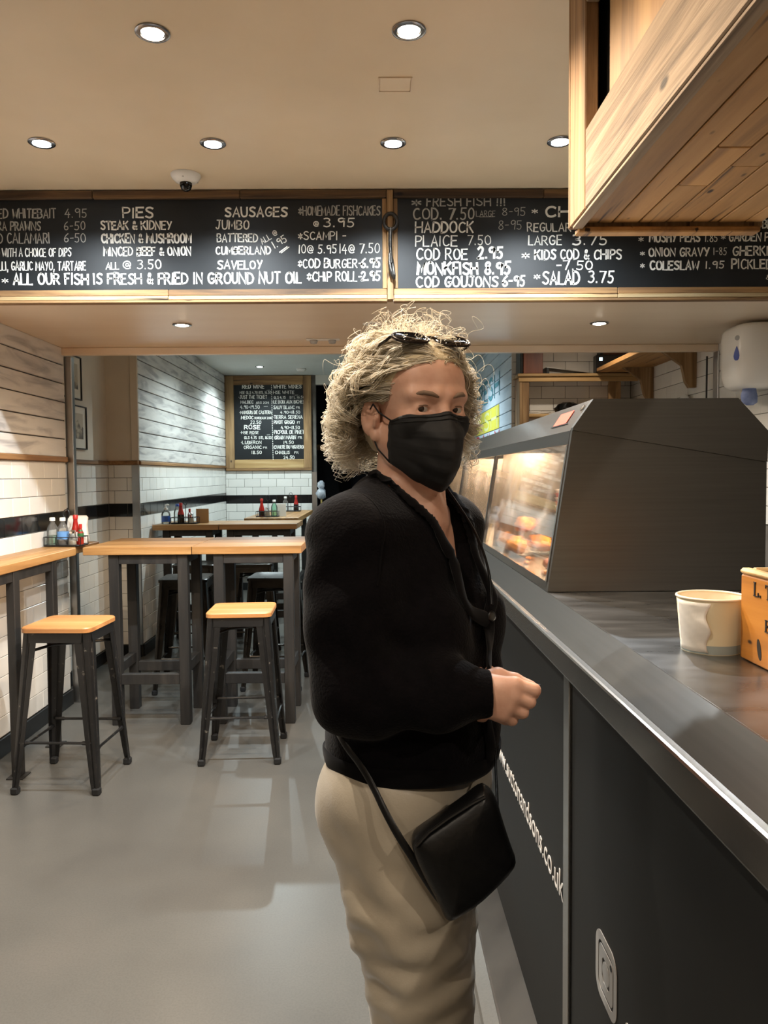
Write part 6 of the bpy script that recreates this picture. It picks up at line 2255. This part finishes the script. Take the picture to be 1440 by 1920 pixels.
zz = np.linspace(1.245, 1.40, 8)
b1 = wparent(band('neck_band', [TW_(.20, -.004, 1.215), TW_(.20, .002, 1.232)] + [TW_(.20, -.006 + (.012 + (z_ - 1.235) * .40), z_) for z_ in zz] + [TW_(.03, .072, 1.43), TW_(-.03, .072, 1.45)], .013, .0045, 'rib_black', None))
b2 = wparent(band('neck_band', [TW_(.20, -.006, 1.215), TW_(.20, -.010, 1.232)] + [TW_(.20, -.006 - (.012 + (z_ - 1.235) * .40), z_) for z_ in zz] + [TW_(.03, -.078, 1.43), TW_(-.03, -.072, 1.45)], .013, .0045, 'rib_black', None))
b3 = wparent(band('button_band', [TW_(.22, -.004, z_) for z_ in np.linspace(1.245, .965, 12)], .014, .0040, 'rib_black', None))
for z_ in (1.225, 1.14, 1.06):
    p = lay(TW_(.22, -.004, z_), .009)
    _, j, _ = kd.find(Vector(p))
    o = G().lathe([(.0001, .002), (.006, .002), (.009, .0015), (.0095, 0), (.008, -.001)], n=18).build('button', 'black_plastic', None, True)
    o.data.transform(Matrix.Translation(Vector(p)) @ Vector(me_n[j]).to_track_quat('Z', 'Y').to_matrix().to_4x4())
    wparent(o)
hb = [TW_(.004 + .142 * math.cos(a), .172 * math.sin(a), .972 - .008 * math.cos(3 * .17 * math.sin(a) / .17)) for a in np.linspace(-PI, PI, 40)]
wparent(band('hem_band', hb, .016, .0035, 'rib_black', None, 120))
# armhole seam of the near sleeve
sm = [SHR + tr * (.02 - .035 * math.cos(a)) + tf * (.09 * math.sin(a)) + up * (.09 * math.cos(a) - .02) for a in np.linspace(-2.0, 2.0, 24)]
wparent(band('sleeve_seam', sm, .0016, .0009, 'rib_black', None, 60))

# ---- hair
rn = np.random.default_rng(11)
v = Vol(axis((-.09, .22, .004)), axis((1.20, 1.50, .004)), axis((1.42, 1.72, .004)))
v.ell(HW(0, -.020, .036), (.083, .096, .086), HAX, .02)
v.ell(HW(0, -.056, -.020), (.066, .058, .080), HAX, .05)
v.ell(HW(0, .040, .043), (.0655, .0495, .0575), HAX, .02)
X, Y, Z = v.x[:, None, None], v.y[None, :, None], v.z[None, None, :]
DX, DY, DZ = X - HC[0], Y - HC[1], Z - HC[2]
lr = DX * hr[0] + DY * hr[1] + DZ * hr[2]
lf = DX * hf[0] + DY * hf[1] + DZ * hf[2]
lu = DX * hu[0] + DY * hu[1] + DZ * hu[2]
# keep the face, the ears and the nape free
face = np.maximum(lf - np.interp(np.clip(lu, -.2, .2), [-.2, -.03, .0, .02, .055, .072, .086], [-.045, -.045, .006, .026, .046, .064, .12]).astype(np.float32), 0 * lf - 1)
v.D = np.maximum(v.D, face.astype(np.float32))
v.D = np.maximum(v.D, (-.075 - lu).astype(np.float32))
for s_ in (1, -1):
    v.ell(HW(.088 * s_, -.010, -.024), (.034, .034, .040), HAX, .012, cut=True)
V2, F2 = v.mesh()
hb_ = wparent(np_mesh('hair_base', relax(V2, F2, 2), F2, 'hair_root'))
del v


def smooth01(x):
    x = np.clip(x, 0, 1)
    return x * x * (3 - 2 * x)


def hair_locks(nl, per, npt=44):
    P_all = []
    R_all = []
    for l in range(nl):
        side = 1 if rn.random() < .52 else -1
        az0 = math.radians(rn.uniform(4, 178)) * side
        front = abs(az0) < math.radians(62)
        # root height on the skull: above the hairline
        lo = np.interp(abs(math.degrees(az0)), [0, 35, 55, 70, 85, 100, 140, 180], [.072, .066, .032, .004, .010, -.01, -.045, -.055])
        u0 = rn.uniform(lo, .118) if rn.random() < .66 else lo + rn.uniform(-.004, .014)
        if side > 0:
            az1 = math.radians(rn.uniform(104, 168)) if abs(az0) < 1.9 else az0 + rn.uniform(-.25, .25)
        else:
            az1 = -math.radians(rn.uniform(78, 150)) if abs(az0) < 1.6 else az0 + rn.uniform(-.25, .25)
        uend = rn.uniform(-.125, -.015) if rn.random() < .72 else rn.uniform(-.03, .06)
        if u0 < uend + .03:
            uend = u0 - rn.uniform(.03, .07)
        uend = max(uend, -.122 if side > 0 else -.105)
        puff = rn.uniform(.55, 1.04)
        t_ = np.linspace(0, 1, npt)
        az = az0 + (az1 - az0) * smooth01(t_ * (1.5 if side > 0 else 1.25))
        # rise a little off the scalp, then fall
        u = u0 + (uend - u0) * t_ ** 1.25 + .020 * np.sin(PI * np.clip(t_ * 1.6, 0, 1)) * rn.uniform(.2, 1.0)
        # scalp radius at height u (ellipse in plan)
        q = np.sqrt(np.clip(1 - ((u - .034) / .086) ** 2, .0, 1))
        low = (u < .034)
        q = np.where(low, np.maximum(q, .86), q)
        rs = q * .0785; fs_ = q * (.096 + .012 * np.clip(np.cos(az), 0, 1))
        sr = np.sin(az) * rs; sf = np.cos(az) * fs_ - .016
        env = np.interp(u, [-.13, -.08, -.02, .05, .10, .135], [.110, .137, .142, .128, .094, .045])
        back = (1 - np.cos(az)) * .5
        env = env * (.88 + .17 * back) * (1.0 if side > 0 else .94)
        er = np.sin(az) * env * .96; ef = np.cos(az) * env - .022
        k2 = smooth01(t_ * 1.8) * puff
        r = sr + (er - sr) * k2 + 0; f = sf + (ef - sf) * k2
        lift = .006 + .018 * (u > .08) * smooth01(t_ * 3) * puff
        u = u + np.where(u > .05, lift * np.clip((u - .05) / .05, 0, 1), 0)
        c = np.stack([r, f, u], 1)
        tg = np.gradient(c, axis=0)
        tg /= np.linalg.norm(tg, axis=1)[:, None] + 1e-9
        ref = np.array([0.3, .2, 1.0])
        n1 = np.cross(tg, ref); n1 /= np.linalg.norm(n1, axis=1)[:, None] + 1e-9
        n2 = np.cross(tg, n1)
        length = np.sum(np.linalg.norm(np.diff(c, axis=0), axis=1))
        turns = length / rn.uniform(.034, .056)
        amp = rn.uniform(.008, .0185) * smooth01((t_ - .14) * 2.2)
        ph0 = rn.uniform(0, 6.28)
        hand_ = 1 if rn.random() < .5 else -1
        for k_ in range(per):
            o1, o2 = rn.normal(0, .0021, 2)
            spread = 1 + t_ * rn.uniform(-.2, .9)
            phs = ph0 + rn.normal(0, .20)
            a_ = amp * rn.uniform(.75, 1.25)
            th = hand_ * (2 * PI * turns * t_ * rn.uniform(.95, 1.06)) + phs
            end = npt if rn.random() < .6 else int(npt * rn.uniform(.72, 1))
            pts = c + n1 * (a_ * np.cos(th) + o1 * spread)[:, None] + n2 * (a_ * np.sin(th) + o2 * spread)[:, None]
            pts = pts[:end]
            if end < npt:
                pts = pts[np.linspace(0, end - 1, npt).astype(int)] if False else np.stack([np.interp(np.linspace(0, end - 1, npt), np.arange(end), pts[:, j]) for j in range(3)], 1)
            P_all.append(pts)
            R_all.append(rn.uniform(.0005, .0009))
    return np.array(P_all), np.array(R_all)


PH, RH = hair_locks(360, 11)
# keep strands clear of face and ear opening on the near side
ear = (PH[:, :, 0] > .050) & (PH[:, :, 1] > -.022) & (PH[:, :, 2] < .010) & (PH[:, :, 2] > -.075)
PH[:, :, 1] = np.where(ear, -.024 - .25 * (PH[:, :, 1] + .022), PH[:, :, 1])
fc = (np.abs(PH[:, :, 0]) < .064) & (PH[:, :, 1] > .03) & (PH[:, :, 2] < .06)
bad = fc.any(1)
PH, RH = PH[~bad], RH[~bad]
# stray fly-away curls
nf = 420
az = rn.uniform(-PI, PI, nf); el = rn.uniform(.0, 1.45, nf)
t_ = np.linspace(0, 1, 44)
base = np.stack([np.sin(az) * np.cos(el) * .098, np.cos(az) * np.cos(el) * .105 - .03, np.sin(el) * .098 + .036], 1)
ok = ~((np.abs(az) < 1.0) & (base[:, 2] < .10))
base = base[ok]; nf = len(base)
dirn = base - np.array([0, -.03, .02]); dirn /= np.linalg.norm(dirn, axis=1)[:, None]
dirn += rn.normal(0, .35, dirn.shape)
Lh = rn.uniform(.03, .075, nf)
ax1 = np.cross(dirn, rn.normal(0, 1, dirn.shape)); ax1 /= np.linalg.norm(ax1, axis=1)[:, None]
ax2 = np.cross(dirn, ax1)
tn = rn.uniform(.6, 2.2, nf)
PF = (base[:, None, :] + dirn[:, None, :] * (Lh[:, None] * np.sin(t_[None] * 1.9) / 1.0)[:, :, None] * .6
      + ax1[:, None, :] * (np.sin(t_[None] * tn[:, None] * 6.28) * .011 * t_[None])[:, :, None] + ax2[:, None, :] * ((1 - np.cos(t_[None] * tn[:, None] * 6.28)) * .010)[:, :, None] * t_[None, :, None])
PF[:, :, 2] -= .018 * t_[None] ** 2
PH = np.concatenate([PH, PF]); RH = np.concatenate([RH, rn.uniform(.00026, .00042, nf)])
ns, npt = PH.shape[:2]
W = HC + PH[:, :, 0:1] * hr + PH[:, :, 1:2] * hf + PH[:, :, 2:3] * hu
tg = np.gradient(W, axis=1); tg /= np.linalg.norm(tg, axis=2)[:, :, None] + 1e-9
n1 = np.cross(tg, np.array([.31, .22, .93])); n1 /= np.linalg.norm(n1, axis=2)[:, :, None] + 1e-9
n2 = np.cross(tg, n1)
tap = np.interp(t_, [0, .1, .8, 1], [.8, 1, .9, .25])
VV = []
for k_ in range(3):
    a = 2 * PI * k_ / 3
    VV.append(W + (n1 * math.cos(a) + n2 * math.sin(a)) * (RH[:, None] * tap[None])[:, :, None])
VV = np.stack(VV, 2).reshape(-1, 3)
idx = np.arange(ns * npt * 3).reshape(ns, npt, 3)
FF = []
for k_ in range(3):
    j = (k_ + 1) % 3
    FF.append(np.stack([idx[:, :-1, k_], idx[:, :-1, j], idx[:, 1:, j], idx[:, 1:, k_]], -1).reshape(-1, 4))
FF = np.concatenate(FF)
hair = wparent(np_mesh('hair', VV, FF, 'hair_blonde'))
hair['kind'] = 'stuff'

# ---- sunglasses pushed up into the hair
plain('lens_dark', '0a0a0b', 0.08)
plain('tortoise', '1a1310', 0.2)
sgl = thing('sunglasses', 'dark sunglasses pushed up on top of the curly hair', 'sunglasses', tuple(HW(0, .046, .113)))
ca, sa = math.cos(math.radians(62)), math.sin(math.radians(62))
gf = hf * ca + hu * sa      # outward normal of the lenses
gu = hu * ca - hf * sa      # up across the lens


def SG(r, u, n):
    return tuple(hr * r + gu * u + gf * n)


for s_ in (1, -1):
    ring = [(.031 * math.copysign(abs(math.cos(a)) ** .8, math.cos(a)), .019 * math.copysign(abs(math.sin(a)) ** .8, math.sin(a))) for a in [2 * PI * k_ / 28 for k_ in range(28)]]
    g = G().loft([[SG(s_ * .040 + p[0], p[1], d_ - .12 * abs(.040 + s_ * p[0] * s_) ** 1.5) for p in ring] for d_ in (.001, .0025)])
    g.build('lens', 'lens_dark', sgl, True)
    autosmooth(G().tube([SG(s_ * .040 + p[0], p[1], .0018 - .12 * abs(.040 + p[0] * s_ * s_) ** 1.5) for p in ring], .0024, 8, closed=True).build('rim', 'tortoise', sgl))
    autosmooth(G().tube([SG(s_ * .072, .006, -.002), SG(s_ * .078, .008, -.010), tuple(np.array(SG(s_ * .080, .008, -.010)) + (-hf * .05 - hu * .012)), tuple(np.array(SG(s_ * .080, .008, -.010)) + (-hf * .095 - hu * .045))], [.0026, .0026, .002, .0022], 8).build('temple', 'tortoise', sgl))
autosmooth(G().tube([SG(-.012, .004, .001), SG(0, .007, .002), SG(.012, .004, .001)], .0024, 8).build('bridge', 'tortoise', sgl))

# ---- card held between finger and thumb
plain('card_blue', '7f93ad', 0.4)
o = G().box(-.030, .016, -.012, .042, -.0004, .0004).build('bank_card', 'card_blue', None, loc=(.2285, 1.142, 1.1335))
o.rotation_euler = (math.radians(-15.6), 0, 0)
tag(o, 'thin pale blue card pinched in the fingers of the raised hand', 'card')

# ---- shoulder bag
bag = thing('shoulder_bag', 'small black leather shoulder bag hanging at the hip on a thin strap', 'bag', (.125, 1.13, .785))
out = [(.160, .984), (.172, .976), (.180, .960), (.190, .925), (.203, .885), (.209, .870), (.206, .858), (.180, .832), (.150, .806), (.115, .786), (.104, .783), (.098, .790),
       (.088, .815), (.072, .845), (.056, .880), (.050, .900), (.051, .912), (.060, .922), (.090, .940), (.130, .965), (.150, .981)]
cxb = (sum(p[0] for p in out) / len(out), sum(p[1] for p in out) / len(out))


def bagring(k_, yy):
    r_ = []
    for p in chaikin(out + [out[0]], 1)[:-1]:
        r_.append((cxb[0] + (p[0] - cxb[0]) * k_ - .125, yy + .10 * ((p[0] - cxb[0]) * k_), cxb[1] + (p[1] - cxb[1]) * k_ - .785))
    return r_


rings = [bagring(k_, y_) for k_, y_ in ((.30, -.036), (.62, -.034), (.82, -.029), (.93, -.022), (.985, -.012), (1.0, 0), (.985, .012), (.93, .020), (.8, .026), (.4, .030))]
o = autosmooth(G().loft([r_[::-1] for r_ in rings]).build('pouch', 'leather_black', bag), 60)
zp = [(.056, .908), (.075, .928), (.105, .948), (.140, .968), (.158, .976)]
autosmooth(G().tube([(x_ - .125, -.026 + .1 * (x_ - cxb[0]), z_ - .785) for x_, z_ in zp], .0028, 8).build('zip', 'black_plastic', bag))


def bl(p):
    return (p[0] - .125, p[1] - 1.13, p[2] - .785)


def strap(name, pts, wid=.006):
    pts = [np.array(p, float) for p in pts]
    Q = [pts[0]]
    P = pts
    for _ in range(2):
        q = [P[0]]
        for a, b in zip(P[:-1], P[1:]):
            q += [a * .75 + b * .25, a * .25 + b * .75]
        q.append(P[-1])
        P = q
    rings = []
    n = len(P)
    for i, p in enumerate(P):
        t_ = P[min(i + 1, n - 1)] - P[max(i - 1, 0)]
        t_ /= np.linalg.norm(t_)
        o_ = p - np.array([TO[0], TO[1], p[2]])
        o_ -= t_ * (o_ @ t_)
        o_ /= np.linalg.norm(o_) + 1e-9
        s_ = np.cross(t_, o_)
        rings.append([bl(p + s_ * wid * math.cos(q) + o_ * .0022 * math.sin(q)) for q in [2 * PI * k2 / 10 for k2 in range(10)]])
    return autosmooth(G().loft(rings).build(name, 'leather_black', bag), 60)


lowL = [(.102, 1.125, .800), (.078, 1.122, .835), (.058, 1.120, .870), (.020, 1.122, .930)]
up1 = [lay((-.030, 1.150, .985), .006), lay((-.060, 1.165, 1.03), .006), lay((-.12, 1.26, 1.07), .006), lay((-.12, 1.40, 1.15), .006), lay((-.05, 1.50, 1.26), .006),
       lay((.05, 1.48, 1.38), .006), lay((.10, 1.42, 1.44), .008)]
strap('strap', lowL + up1)
fr = [TW_(.0, -.085, 1.45), TW_(.055, -.066, 1.40), TW_(.105, -.050, 1.345), TW_(.137, -.032, 1.285), TW_(.150, -.012, 1.235)]
strap('strap', fr, .004)
strap('strap', [lay(TW_(.2, -.03, .99), .006), lay(TW_(.2, -.02, .965), .008), (.185, 1.16, .945), (.180, 1.135, .925)], .004)
